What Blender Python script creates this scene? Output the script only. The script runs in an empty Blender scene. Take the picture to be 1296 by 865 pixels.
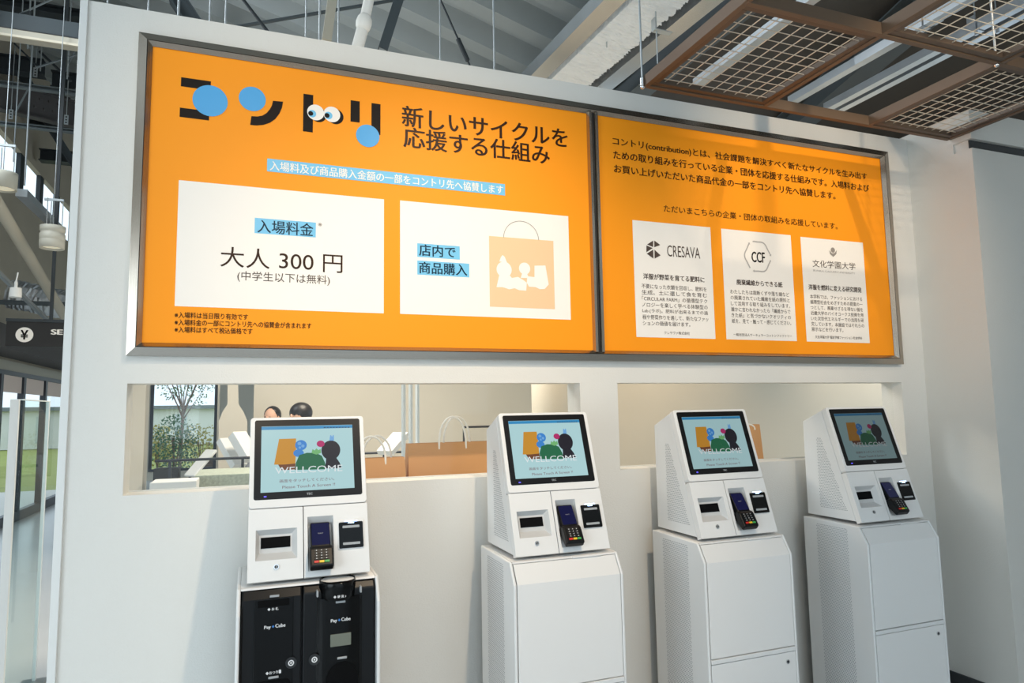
import bpy, math, random
from mathutils import Vector, Matrix
random.seed(7)
SC = bpy.context.scene
COL = SC.collection

# ------------------------------------------------------------------ camera
W, H, F = 1296, 865, 863.765
CAM = Vector((0.0, -2.75, 1.48))
yaw, pitch, roll = map(math.radians, (20.87308, 5.81130, -0.97270))
cyw, syw, cp, sp = math.cos(yaw), math.sin(yaw), math.cos(pitch), math.sin(pitch)
FW = Vector((syw*cp, cyw*cp, sp)); R0 = Vector((cyw, -syw, 0)); U0 = R0.cross(FW)
RT = math.cos(roll)*R0 + math.sin(roll)*U0
UP = -math.sin(roll)*R0 + math.cos(roll)*U0
cd = bpy.data.cameras.new('camera'); cam = bpy.data.objects.new('camera', cd); COL.objects.link(cam)
cd.sensor_width = 36; cd.lens = 36*F/W; cd.clip_end = 300
M = Matrix.Identity(4)
for i in range(3):
    M[i][0] = RT[i]; M[i][1] = UP[i]; M[i][2] = -FW[i]; M[i][3] = CAM[i]
cam.matrix_world = M
SC.camera = cam

# ------------------------------------------------------------------ world, lights, exposure
SC.view_settings.view_transform = 'Standard'; SC.view_settings.look = 'None'
SC.view_settings.gamma = 1.0; SC.view_settings.exposure = 0.16
SC.view_settings.use_curve_mapping = False
wd = bpy.data.worlds.new('world'); SC.world = wd; wd.use_nodes = True
wn = wd.node_tree; bg = wn.nodes['Background']
bg.inputs[0].default_value = (0.73, 0.885, 1.0, 1); bg.inputs[1].default_value = 1.28

def srgb(r, g, b):
    f = lambda c: (c/255/12.92) if c/255 <= .04045 else ((c/255+.055)/1.055)**2.4
    return (f(r), f(g), f(b), 1)

def lamp(kind, loc, to, energy, color, size=.1, spot=60, blend=.6, name='light', vis=True):
    l = bpy.data.lights.new(name, kind); l.energy = energy; l.color = color
    if kind == 'SPOT':
        l.spot_size = math.radians(spot); l.spot_blend = blend; l.shadow_soft_size = size
    elif kind == 'AREA':
        l.shape = 'SQUARE'; l.size = size
    else:
        l.shadow_soft_size = size
    o = bpy.data.objects.new(name, l); COL.objects.link(o); o.location = loc
    o.rotation_euler = (Vector(to)-Vector(loc)).to_track_quat('-Z', 'Y').to_euler()
    return o
WARM = (1.0, 0.79, 0.56)
# the track spotlights above the hung grid that wash the sign wall
SPOTS = [((1.08, -2.3, 3.8), (.84, 0, 1.25), 205, .05, 58), ((2.5, -2.3, 4.1), (2.75, 0, 2.7), 115, .03, 40), ((2.1, -2.3, 2.80), (2.7, 0, 2.15), 92, .05, 56), ((-.1, -2.3, 3.1), (.45, 0, 2.4), 60, .05, 64)]
for a_, b_, e_, r_, w_ in SPOTS: lamp('SPOT', a_, b_, e_, WARM, r_, w_, .95, 'spot_light')
# the shop behind the sign wall
lamp('SPOT', (2.2, 1.5, 3.3), (2.75, 2.6, 1.2), 95, WARM, .05, 75, .8, 'shop_light')
lamp('SPOT', (3.7, 2.0, 2.85), (3.7, 2.6, 1.1), 42, WARM, .05, 85, .8, 'shop_light')
lamp('SPOT', (6.2, 1.7, 3.0), (6.0, 2.6, 1.2), 80, WARM, .05, 85, .8, 'shop_light')
lamp('AREA', (0.9, 3.0, 3.4), (0.9, 3.0, 0), 110, (1, .88, .72), 1.2, name='shop_light')
lamp('SPOT', (1.0, .9, 3.0), (1.0, .3, 1.0), 25, WARM, .05, 80, .8, 'shop_light')
# added area lamps on the left, filling in for glazing and clerestory daylight
lamp('AREA', (-3.05, -3.0, 1.6), (1.2, -.6, 1.2), 72, (.80, .92, 1.0), 2.4, name='glazing_fill')
lamp('AREA', (-2.95, 3.0, 5.0), (2.1, 1.0, 4.0), 115, (.86, .94, 1.0), 1.6, name='clerestory_fill')

# ------------------------------------------------------------------ pixel to place helpers
def ray(px, py): return (px-W/2)/F*RT - (py-H/2)/F*UP + FW
def PY(px, py, y): d = ray(px, py); return CAM + d*((y-CAM.y)/d.y)
def PX(px, py, x): d = ray(px, py); return CAM + d*((x-CAM.x)/d.x)
def PZ(px, py, z): d = ray(px, py); return CAM + d*((z-CAM.z)/d.z)

# ------------------------------------------------------------------ materials
MATS = {}
def mat(name, col, rough=.5, metal=0, spec=.5, emit=None, estr=0, bump=0, bscale=80, var=0, vscale=3, coat=0, aniso=0):
    if name in MATS: return MATS[name]
    m = bpy.data.materials.new(name); m.use_nodes = True; nt = m.node_tree
    b = nt.nodes['Principled BSDF']
    b.inputs['Base Color'].default_value = col; b.inputs['Roughness'].default_value = rough
    b.inputs['Metallic'].default_value = metal; b.inputs['Specular IOR Level'].default_value = spec
    if coat: b.inputs['Coat Weight'].default_value = coat; b.inputs['Coat Roughness'].default_value = .08
    if emit: b.inputs['Emission Color'].default_value = emit; b.inputs['Emission Strength'].default_value = estr
    if bump or var:
        tc = nt.nodes.new('ShaderNodeTexCoord')
    if var:
        n = nt.nodes.new('ShaderNodeTexNoise'); n.inputs['Scale'].default_value = vscale; n.inputs['Detail'].default_value = 5
        nt.links.new(tc.outputs['Object'], n.inputs['Vector'])
        mx = nt.nodes.new('ShaderNodeMix'); mx.data_type = 'RGBA'
        mx.inputs[6].default_value = tuple(c*(1-var) for c in col[:3])+(1,)
        mx.inputs[7].default_value = tuple(min(1, c*(1+var)) for c in col[:3])+(1,)
        nt.links.new(n.outputs['Fac'], mx.inputs[0]); nt.links.new(mx.outputs[2], b.inputs['Base Color'])
    if bump:
        n2 = nt.nodes.new('ShaderNodeTexNoise'); n2.inputs['Scale'].default_value = bscale; n2.inputs['Detail'].default_value = 4
        nt.links.new(tc.outputs['Object'], n2.inputs['Vector'])
        bp = nt.nodes.new('ShaderNodeBump'); bp.inputs['Strength'].default_value = bump; bp.inputs['Distance'].default_value = .004
        nt.links.new(n2.outputs['Fac'], bp.inputs['Height']); nt.links.new(bp.outputs['Normal'], b.inputs['Normal'])
    MATS[name] = m; return m

def brushed(name, col, rough, axis):
    """metal with fine brush lines running along the given axis"""
    if name in MATS: return MATS[name]
    m = mat(name, col, rough, 1.0); nt = m.node_tree; b = nt.nodes['Principled BSDF']
    tc = nt.nodes.new('ShaderNodeTexCoord'); mp = nt.nodes.new('ShaderNodeMapping')
    s = [260, 260, 260]; s['xyz'.index(axis)] = 1.5
    mp.inputs['Scale'].default_value = s
    n = nt.nodes.new('ShaderNodeTexNoise'); n.inputs['Scale'].default_value = 1; n.inputs['Detail'].default_value = 3
    nt.links.new(tc.outputs['Object'], mp.inputs[0]); nt.links.new(mp.outputs[0], n.inputs['Vector'])
    bp = nt.nodes.new('ShaderNodeBump'); bp.inputs['Strength'].default_value = .25; bp.inputs['Distance'].default_value = .001
    nt.links.new(n.outputs['Fac'], bp.inputs['Height']); nt.links.new(bp.outputs['Normal'], b.inputs['Normal'])
    return m

def glassmat(name, tint=(1, 1, 1, 1), refl=1.0):
    if name in MATS: return MATS[name]
    m = bpy.data.materials.new(name); m.use_nodes = True; nt = m.node_tree; nt.nodes.clear()
    out = nt.nodes.new('ShaderNodeOutputMaterial'); t = nt.nodes.new('ShaderNodeBsdfTransparent'); t.inputs[0].default_value = tint
    g = nt.nodes.new('ShaderNodeBsdfGlossy'); g.inputs['Roughness'].default_value = .01
    fr = nt.nodes.new('ShaderNodeFresnel'); fr.inputs[0].default_value = 1.3*refl
    mx = nt.nodes.new('ShaderNodeMixShader')
    ge = nt.nodes.new('ShaderNodeNewGeometry'); iv = nt.nodes.new('ShaderNodeMath'); iv.operation = 'SUBTRACT'; iv.inputs[0].default_value = 1
    mu_ = nt.nodes.new('ShaderNodeMath'); mu_.operation = 'MULTIPLY'
    nt.links.new(ge.outputs['Backfacing'], iv.inputs[1]); nt.links.new(fr.outputs[0], mu_.inputs[0]); nt.links.new(iv.outputs[0], mu_.inputs[1])
    nt.links.new(mu_.outputs[0], mx.inputs[0]); nt.links.new(t.outputs[0], mx.inputs[1]); nt.links.new(g.outputs[0], mx.inputs[2])
    nt.links.new(mx.outputs[0], out.inputs[0]); MATS[name] = m; return m

M_WALL = mat('wall_paint', srgb(224, 222, 216), .7, bump=.25, bscale=160, var=.015)
M_WALLR = mat('side_wall_paint', srgb(218, 215, 208), .55, bump=.2, bscale=160, var=.02)
M_TRIM = mat('white_trim', srgb(226, 226, 223), .55)
M_FLOOR = mat('hall_floor', srgb(205, 207, 208), .25, var=.05, vscale=1.2)
M_BASE = mat('dark_baseboard', srgb(60, 62, 64), .5)
M_STEEL_D = mat('dark_painted_steel', srgb(74, 82, 86), .5, var=.12, vscale=2)
M_STEEL_DD = mat('blackened_steel', srgb(44, 50, 54), .5, var=.15, vscale=2)
M_STEEL_G = mat('grey_painted_steel', srgb(120, 128, 132), .45, var=.08, vscale=2)
M_RUST = mat('primer_steel', srgb(88, 84, 84), .7, var=.2, vscale=5, bump=.3, bscale=20)
M_GALV = mat('galvanised_steel', (.55, .59, .63, 1), .32, .75, var=.12, vscale=9)
M_GALVX = mat('shiny_galvanised_steel', (.60, .62, .64, 1), .22, .95, var=.1, vscale=5)
M_GALVROD = mat('galvanised_rod', (.52, .56, .58, 1), .45, .7)
M_DECK = mat('roof_deck', srgb(164, 170, 170), .6, var=.12, vscale=.7)
M_FIRE = mat('sprayed_fireproofing', srgb(244, 244, 242), .95, bump=1.0, bscale=45, var=.08, vscale=14)
M_BRONZE = mat('bronze_grid_metal', srgb(106, 87, 70), .5, .2, var=.06, vscale=8)
M_BRONZE2 = mat('bronze_panel_metal', srgb(92, 78, 66), .45, .3, var=.06, vscale=8)
M_WIRE = mat('mesh_wire', srgb(214, 206, 190), .4, .4)
M_INSUL = mat('pipe_insulation', srgb(246, 244, 238), .7, bump=.4, bscale=25)
M_BEIGE = mat('beige_paint', srgb(186, 180, 164), .6, var=.04)
M_CONC = mat('beige_concrete_board', srgb(172, 160, 142), .8, var=.12, vscale=1.6, bump=.3, bscale=12)
M_SOFFIT = mat('grey_soffit', srgb(88, 84, 82), .8)
M_DARKFR = mat('dark_window_frame', srgb(50, 54, 62), .4)
M_GLASS = glassmat('clear_glass', (.985, .99, .985, 1), 1.08)
M_GLASSG = glassmat('green_edge_glass', (.90, .95, .93, 1), .86)
M_BRX = brushed('brushed_steel_long', (.47, .42, .36, 1), .24, 'x')
M_BRZ = brushed('brushed_steel_upright', (.47, .42, .36, 1), .24, 'z')
M_GROOVE = mat('dark_groove', srgb(38, 36, 34), .6)
M_ORANGE = mat('orange_print', srgb(255, 156, 26), .48, spec=.22)
M_PWHITE = mat('white_print', srgb(246, 240, 232), .48, spec=.22)
M_PBLUE = mat('blue_print', srgb(124, 196, 232), .32, spec=.15)
M_PBLUE2 = mat('logo_blue_print', srgb(86, 168, 224), .32, spec=.15)
M_PBLACK = mat('black_print', srgb(24, 18, 16), .5, spec=.15)
M_PBROWN = mat('dark_brown_print', srgb(52, 30, 16), .4, spec=.15)
M_PDARK = mat('grey_brown_print', srgb(84, 72, 66), .4, spec=.15)
M_PGREY = mat('soft_grey_print', srgb(150, 142, 136), .4)
M_PLGREY = mat('pale_grey_print', srgb(182, 176, 172), .4)
M_PNAVY = mat('navy_print', srgb(22, 50, 70), .4, spec=.15)
M_PEACH = mat('peach_print', srgb(240, 202, 158), .34)
M_EYEBLUE = mat('eye_blue_print', srgb(110, 190, 228), .35)
M_KIOSK = mat('kiosk_white', srgb(232, 231, 229), .38, bump=.05, bscale=400)
M_KIOSK2 = mat('kiosk_panel_white', srgb(236, 234, 231), .40, bump=.05, bscale=400)
M_RECESS = mat('kiosk_recess_grey', srgb(206, 205, 203), .4)
M_BEZEL = mat('screen_bezel', srgb(20, 19, 20), .3, spec=.25)
M_BLK = mat('black_plastic', srgb(15, 16, 18), .34, spec=.28)
M_BLKG = mat('gloss_black_plastic', srgb(10, 11, 12), .16, spec=.22)
M_BLKS = mat('satin_dark_plastic', srgb(34, 36, 38), .45)
M_SLOT = mat('slot_black', srgb(9, 9, 10), .7, spec=.1)
M_HOLE = mat('vent_hole', srgb(96, 100, 106), .8)
M_CHROME = mat('chrome', (.75, .75, .76, 1), .2, 1)
M_LBL = mat('white_lettering', srgb(225, 225, 225), .5)
M_LGREY = mat('light_grey_bar', srgb(165, 168, 170), .35)
M_KRAFT = mat('kraft_paper', srgb(202, 150, 98), .75, var=.06, vscale=6)
M_PAPERW = mat('paper_white', srgb(244, 240, 232), .7)
M_SKIN = mat('skin', srgb(214, 168, 142), .5)
M_HAIR = mat('black_hair', srgb(30, 26, 26), .4, bump=.4, bscale=90)
M_CLOTH1 = mat('grey_cloth', srgb(120, 124, 130), .8)
M_CLOTH2 = mat('navy_cloth', srgb(52, 58, 78), .8)
M_STORE = mat('shop_wall_beige', srgb(214, 206, 190), .75, var=.05, vscale=2)
M_WOOD = mat('brown_floor', srgb(150, 128, 112), .35, var=.1, vscale=2)

# ------------------------------------------------------------------ mesh builder
class MB:
    def __init__(s, off=(0, 0, 0)):
        s.v = []; s.f = []; s.m = []; s.off = Vector(off); s.cur = 0; s.sm = []
        s.smooth = False
    def add(s, vs, fs):
        b = len(s.v); s.v += [tuple(Vector(p)-s.off) for p in vs]
        for f in fs: s.f.append(tuple(b+i for i in f)); s.m.append(s.cur); s.sm.append(s.smooth)
        return s
    def box(s, x0, x1, y0, y1, z0, z1):
        v = [(x, y, z) for z in (z0, z1) for y in (y0, y1) for x in (x0, x1)]
        return s.add(v, [(0, 2, 3, 1), (4, 5, 7, 6), (0, 1, 5, 4), (2, 6, 7, 3), (0, 4, 6, 2), (1, 3, 7, 5)])
    def prism(s, poly, a0, a1, fn):
        """poly: 2d points; fn(p, a) -> 3d; extruded a0..a1"""
        n = len(poly); v = [fn(p, a0) for p in poly]+[fn(p, a1) for p in poly]
        f = [tuple(range(n)), tuple(range(2*n-1, n-1, -1))]+[(i, n+i, n+(i+1) % n, (i+1) % n) for i in range(n)]
        return s.add(v, f)
    def hexa(s, a, b):
        """a, b: lists of four corner points (front ring, back ring)"""
        return s.add(list(a)+list(b), [(0, 1, 2, 3), (7, 6, 5, 4), (0, 4, 5, 1), (1, 5, 6, 2), (2, 6, 7, 3), (3, 7, 4, 0)])
    def tube(s, p0, p1, r, n=8, r1=None, cap=True):
        p0 = Vector(p0); p1 = Vector(p1); r1 = r if r1 is None else r1
        d = (p1-p0).normalized(); a = d.cross(Vector((0, 0, 1)))
        if a.length < 1e-3: a = d.cross(Vector((1, 0, 0)))
        a.normalize(); b = d.cross(a); v = []
        for p, q in ((p0, r), (p1, r1)):
            for i in range(n):
                t = 2*math.pi*i/n; v.append(p+a*q*math.cos(t)+b*q*math.sin(t))
        f = [(i, (i+1) % n, n+(i+1) % n, n+i) for i in range(n)]
        sm = s.smooth; s.smooth = n >= 8; s.add(v, f); s.smooth = False
        if cap: s.add(v, [tuple(range(n-1, -1, -1)), tuple(range(n, 2*n))])
        s.smooth = sm
        return s
    def path(s, pts, r, n=6):
        for a, b in zip(pts[:-1], pts[1:]): s.tube(a, b, r, n)
        return s
    def beam(s, p0, p1, w, h, shape='box', t=.012):
        """straight member: w across, h in height; shape box, H, C (open side down)"""
        p0 = Vector(p0); p1 = Vector(p1); d = (p1-p0).normalized()
        a = d.cross(Vector((0, 0, 1))).normalized(); u = a.cross(d).normalized()
        def rect(a0, a1, u0, u1):
            q = [(a0, u0), (a1, u0), (a1, u1), (a0, u1)]
            s.hexa([p0+a*x+u*y for x, y in q], [p1+a*x+u*y for x, y in q])
        if shape == 'box': rect(-w/2, w/2, -h/2, h/2)
        elif shape == 'H': rect(-w/2, w/2, -h/2, -h/2+t); rect(-w/2, w/2, h/2-t, h/2); rect(-t/2, t/2, -h/2+t, h/2-t)
        elif shape == 'C': rect(-w/2, w/2, -h/2, -h/2+t); rect(-w/2, w/2, h/2-t, h/2); rect(-w/2, -w/2+t, -h/2+t, h/2-t)
        return s
    def lathe(s, prof, c=(0, 0, 0), n=24, a0=0, a1=2*math.pi):
        c = Vector(c); v = []; full = abs(a1-a0-2*math.pi) < 1e-6; m = n if full else n+1
        for r, z in prof:
            for i in range(m):
                t = a0+(a1-a0)*i/n; v.append(c+Vector((r*math.cos(t), r*math.sin(t), z)))
        f = []
        for k in range(len(prof)-1):
            for i in range(n):
                j = (i+1) % m; f.append((k*m+i, k*m+j, (k+1)*m+j, (k+1)*m+i))
        sm = s.smooth; s.smooth = True; s.add(v, f); s.smooth = sm
        return s
    def ball(s, c, rx, ry=None, rz=None, n=14, fn=None):
        ry = ry or rx; rz = rz or rx; c = Vector(c); v = []; k = n//2+1
        for i in range(1, k):
            p = math.pi*i/k
            for j in range(n):
                t = 2*math.pi*j/n
                q = Vector((math.sin(p)*math.cos(t), math.sin(p)*math.sin(t), math.cos(p)))
                if fn: q = fn(q)
                v.append(c+Vector((q.x*rx, q.y*ry, q.z*rz)))
        q0, q1 = Vector((0, 0, 1)), Vector((0, 0, -1))
        v += [c+Vector((0, 0, rz)), c-Vector((0, 0, rz))]; N = len(v)
        f = [(i*n+j, (i+1)*n+j, (i+1)*n+(j+1) % n, i*n+(j+1) % n) for i in range(k-2) for j in range(n)]
        f += [(N-2, j, (j+1) % n) for j in range(n)]+[(N-1, (k-2)*n+(j+1) % n, (k-2)*n+j) for j in range(n)]
        sm = s.smooth; s.smooth = True; s.add(v, f); s.smooth = sm
        return s
    def build(s, name, mats, parent=None, bevel=0, seg=2, sub=0):
        me = bpy.data.meshes.new(name); me.from_pydata(s.v, [], s.f)
        if not isinstance(mats, (list, tuple)): mats = [mats]
        for m in mats: me.materials.append(m)
        me.polygons.foreach_set('material_index', s.m); me.polygons.foreach_set('use_smooth', s.sm)
        me.validate(); me.update()
        import bmesh
        bm = bmesh.new(); bm.from_mesh(me); bmesh.ops.recalc_face_normals(bm, faces=bm.faces); bm.to_mesh(me); bm.free()
        o = bpy.data.objects.new(name, me); COL.objects.link(o)
        if parent: o.parent = parent
        if bevel:
            b = o.modifiers.new('bevel', 'BEVEL'); b.width = bevel; b.segments = seg; b.limit_method = 'ANGLE'; b.angle_limit = math.radians(35)
        if sub:
            b = o.modifiers.new('sub', 'SUBSURF'); b.levels = sub; b.render_levels = sub
        return o

def tag(o, label, cat, group=None, kind=None):
    if label: o['label'] = label
    if cat: o['category'] = cat
    if group: o['group'] = group
    if kind: o['kind'] = kind
    return o
def struct(o): o['kind'] = 'structure'; return o
def empty(name, loc, label=None, cat=None, group=None):
    o = bpy.data.objects.new(name, None); COL.objects.link(o); o.location = loc; o.empty_display_size = .05
    return tag(o, label, cat, group)
def copy_tree(o, parent=None):
    c = o.copy(); COL.objects.link(c)
    if parent: c.parent = parent
    for ch in o.children: copy_tree(ch, c)
    return c

# ------------------------------------------------------------------ lettering
_TX = {}
def text_data(body, res=3):
    k = (body, res)
    if k in _TX: return _TX[k]
    cu = bpy.data.curves.new('lettering', 'FONT'); cu.body = body; cu.resolution_u = res
    o = bpy.data.objects.new('lettering', cu); COL.objects.link(o)
    bpy.context.view_layer.update()
    me = bpy.data.meshes.new_from_object(o)
    vs = [tuple(v.co) for v in me.vertices]; fs = [tuple(p.vertices) for p in me.polygons]
    bpy.data.objects.remove(o); bpy.data.curves.remove(cu); bpy.data.meshes.remove(me)
    xs = [v[0] for v in vs]; ys = [v[1] for v in vs]
    _TX[k] = (vs, fs, min(xs), max(xs), min(ys), max(ys)); return _TX[k]
def text_in(mb, body, x0, x1, z0, z1, fn, bold=0, res=3):
    """fit the ink box of the words to x0..x1, z0..z1 of the flat frame fn(u, v) -> 3d"""
    vs, fs, a, b, c, d = text_data(body, res)
    e = bold*1.5*(x1-x0)/(b-a); x0 += e/2; x1 -= e/2; g = bold*.6*(z1-z0)/(d-c)
    o_ = Vector(fn(x0, z0)); nn = (Vector(fn(x0+.01, z0))-o_).cross(Vector(fn(x0, z0+.01))-o_).normalized()
    if nn.y > 0: nn = -nn
    for q, (dx, dz) in enumerate(((0, 0),) if bold <= 0 else ((-e, 0), (e, 0), (0, g), (0, -g))):
        mb.add([Vector(fn(x0+(v[0]-a)/(b-a)*(x1-x0)+dx, z0+(v[1]-c)/(d-c)*(z1-z0)+dz))+nn*(.00006*q) for v in vs], fs)

def rrect(x0, x1, z0, z1, r, n=4):
    p = []
    for cx, cz, a in ((x1-r, z1-r, 0), (x0+r, z1-r, 90), (x0+r, z0+r, 180), (x1-r, z0+r, 270)):
        for i in range(n+1):
            t = math.radians(a+90*i/n); p.append((cx+r*math.cos(t), cz+r*math.sin(t)))
    return p

# ================================================================== SETTING
def wall_holes(mb, x0, x1, z0, z1, holes, y0, y1):
    xs = sorted({x0, x1}|{h[0] for h in holes}|{h[1] for h in holes}); zs = sorted({z0, z1}|{h[2] for h in holes}|{h[3] for h in holes})
    def solid(i, j):
        if i < 0 or j < 0 or i >= len(xs)-1 or j >= len(zs)-1: return False
        cx = (xs[i]+xs[i+1])/2; cz = (zs[j]+zs[j+1])/2
        return not any(h[0] < cx < h[1] and h[2] < cz < h[3] for h in holes)
    for i in range(len(xs)-1):
        for j in range(len(zs)-1):
            if not solid(i, j): continue
            a, b, c, d = xs[i], xs[i+1], zs[j], zs[j+1]
            mb.add([(a, y0, c), (b, y0, c), (b, y0, d), (a, y0, d)], [(0, 1, 2, 3)])
            mb.add([(a, y1, c), (b, y1, c), (b, y1, d), (a, y1, d)], [(3, 2, 1, 0)])
            if not solid(i-1, j): mb.add([(a, y0, c), (a, y0, d), (a, y1, d), (a, y1, c)], [(0, 1, 2, 3)])
            if not solid(i+1, j): mb.add([(b, y0, c), (b, y0, d), (b, y1, d), (b, y1, c)], [(3, 2, 1, 0)])
            if not solid(i, j-1): mb.add([(a, y0, c), (b, y0, c), (b, y1, c), (a, y1, c)], [(3, 2, 1, 0)])
            if not solid(i, j+1): mb.add([(a, y0, d), (b, y0, d), (b, y1, d), (a, y1, d)], [(0, 1, 2, 3)])

struct(MB().box(-3.3, 8, -9, 15.6, -.12, 0).build('floor', M_FLOOR))
WX0, WX1, WT, WZ = -.588, 3.518, .131, 3.005
H1 = (-.415, 1.370, 1.208, 1.600); H2 = (1.561, 3.335, 1.208, 1.600)
mb = MB(); wall_holes(mb, WX0, WX1, 0, WZ, [H1, H2], 0, WT); struct(mb.build('wall_back', M_WALL))
struct(MB().box(-.613, -.588, -.012, WT+.006, 0, WZ+.004).build('trim_1', M_TRIM, bevel=.002))
struct(MB().box(WX0, WX1, -.010, 0, 0, .062).build('baseboard_back', M_BASE, bevel=.002))
# return of the right wall and the wall that runs on from it
struct(MB().box(3.518, 3.66, -.27, WT, 0, 3.03).build('wall_right', M_WALLR))
mb = MB(); mb.box(3.518, 5.6, -.370, -.27, 0, 2.82); mb.box(3.53, 5.6, -.345, -.27, 2.82, 2.872); mb.box(3.518, 5.6, -.370, -.27, 2.872, 3.03)
struct(mb.build('wall_front_right', M_WALLR))
struct(MB().box(3.53, 5.6, -.352, -.3455, 2.822, 2.870).build('trim_2', M_BASE))  # dark strip paints the shade inside the wall reveal
struct(MB().box(5.6, 5.75, -9, -.27, 0, 4.3).build('wall_side_blocker', M_WALLR))  # unseen wall, added to block daylight from the right
struct(MB().box(5.6, 5.75, -.27, 6.2, 2.95, 4.4).build('wall_upper_shade', mat('shade_board', srgb(74, 70, 66), .8, var=.1)))  # added board closing the bright sky gap, coloured dark like shade
mb = MB(); mb.box(3.508, 3.518, -.380, 0, 0, .062); mb.box(3.508, 5.6, -.380, -.370, 0, .062)
struct(mb.build('baseboard_right', M_BASE))
struct(MB().box(3.4, 5.6, -7.15, -7.0, 0, 6.0).build('wall_rear_blocker', M_WALLR))  # unseen wall, added behind the camera to darken the rightmost kiosk
# window panes of the slots in the wall
for n, h in ((1, H1), (2, H2)):
    w = MB().box(h[0], h[1], .118, WT+.002, h[2]-.001, h[2]+.004).build('window_%d' % n, M_TRIM); struct(w)
    MB().box(h[0]+.001, h[1]-.001, .062, .068, h[2]+.005, h[3]-.001).build('pane', M_GLASS, w)

# roof: folded sheet deck, ribs across the hall, falling to the right
def roofz(x): return 5.95-.295*x
mb = MB(); ys = []; y = -5.0
while y < 15.6:
    for dy, dz in ((0, 0), (.18, 0), (.24, .22), (.52, .22), (.58, 0)): ys.append((y+dy, dz))
    y += .58
    ys.pop()
ys = [p for p in ys if p[0] < 15.6]
vs = []
for yy, dz in ys: vs += [(-3.6, yy, roofz(-3.6)+dz), (5.9, yy, roofz(5.9)+dz)]
mb.add(vs, [(2*i, 2*i+1, 2*i+3, 2*i+2) for i in range(len(ys)-1)])
mb.add([(-3.6, -5, roofz(-3.6)+.3), (5.9, -5, roofz(5.9)+.3), (5.9, 15.6, roofz(5.9)+.3), (-3.6, 15.6, roofz(-3.6)+.3)], [(0, 1, 2, 3)])
struct(mb.build('ceiling', M_DECK))

mb = MB(); mb.add([(2.45, -5, roofz(2.45)-.75), (5.6, -5, roofz(5.6)-.25), (5.6, 6, roofz(5.6)-.25), (2.45, 6, roofz(2.45)-.75), (2.45, -5, roofz(2.45)-.65), (5.6, -5, roofz(5.6)-.15), (5.6, 6, roofz(5.6)-.15), (2.45, 6, roofz(2.45)-.65)], [(0, 1, 2, 3), (7, 6, 5, 4), (0, 4, 5, 1), (1, 5, 6, 2), (2, 6, 7, 3), (3, 7, 4, 0)])
struct(mb.build('ceiling_shade', mat('shade_board', srgb(74, 70, 66), .8, var=.1)))  # added sheet, its dark colour stands for the dim roof deck over the grid

# left facade (x = -3.2) : glazing below, concrete board above, clerestory under the roof
LX = -3.2
gw = MB(); gw.box(LX-.12, LX, -9, 15.6, 2.16, 2.30); struct(gw.build('wall_left', M_BEIGE))
mb = MB(); mb.box(LX-.1, LX-.02, -9, 15.6, 2.30, 4.72); mb.box(LX-.1, LX-.02, -9, 15.6, 5.36, 7.0)
struct(mb.build('wall_left_upper', M_CONC))
struct(MB().box(LX-.02, LX+.42, 2, 15.4, 2.34, 2.62).build('trim_3', M_SOFFIT))
for i, y in enumerate((-6, -2, 2, 6, 7.6, 8.9, 9.9, 10.9, 12, 14)):
    struct(MB().box(LX-.09, LX-.03, y-.09, y+.09, 4.72, 5.36).build('trim_%d' % (4+i), M_STEEL_DD))
# glazing bays with dark mullions
bays = [-9, -7.2, -5.4, -3.6, -1.8, 0, 1.8, 3.6, 5.4, 7.2, 8.35, 9.35, 10.5, 11.95, 13.4, 15.4]
for i in range(len(bays)-1):
    a, b = bays[i], bays[i+1]
    w = MB(); w.box(LX-.05, LX+.03, a, a+.07, .0, 2.16); w.box(LX-.05, LX+.03, b-.03, b, 0, 2.16); w.box(LX-.05, LX+.03, a+.07, b-.03, 0, .14); w.box(LX-.05, LX+.03, a+.07, b-.03, 2.10, 2.16)
    w = struct(w.build('window_%d' % (3+i), M_DARKFR))
    MB().box(LX-.018, LX-.01, a+.07, b-.03, .14, 2.10).build('pane', M_GLASS, w)
    MB().box(LX-.005, LX, a+.072, b-.032, 1.86, 2.098).build('roller_blind', mat('peach_blind', srgb(236, 214, 200), .8), w)
for i, px in enumerate((50, 71.5)):
    p = PX(px, 400, LX)
    tag(MB().beam((LX+.06, p.y, 2.6 if i == 0 else 3.2), (LX+.06, p.y, 4.7), .22, .22, 'box').build('steel_column', M_STEEL_DD),
        ('broad dark steel column against the beige wall, behind the hanging payment sign', 'narrow dark steel column against the beige wall, right of the broad one')[i], 'column')

# far end wall with the garden window
fz = [(-2.24, -.78, .20, 3.2), (-2.46, -2.33, 1.2, 3.2)]
mb = MB(); wall_holes(mb, LX, 8, 0, 7.0, fz, 15.45, 15.6); struct(mb.build('wall_far', M_STORE))
w = MB(); w.box(-2.24, -2.17, 15.40, 15.46, .2, 3.2); w.box(-.85, -.78, 15.40, 15.46, .2, 3.2); w.box(-2.17, -.85, 15.40, 15.46, .2, .26)
w = struct(w.build('window_30', M_DARKFR)); MB().box(-2.17, -.85, 15.5, 15.51, .26, 3.2).build('pane', M_GLASS, w)

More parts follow.
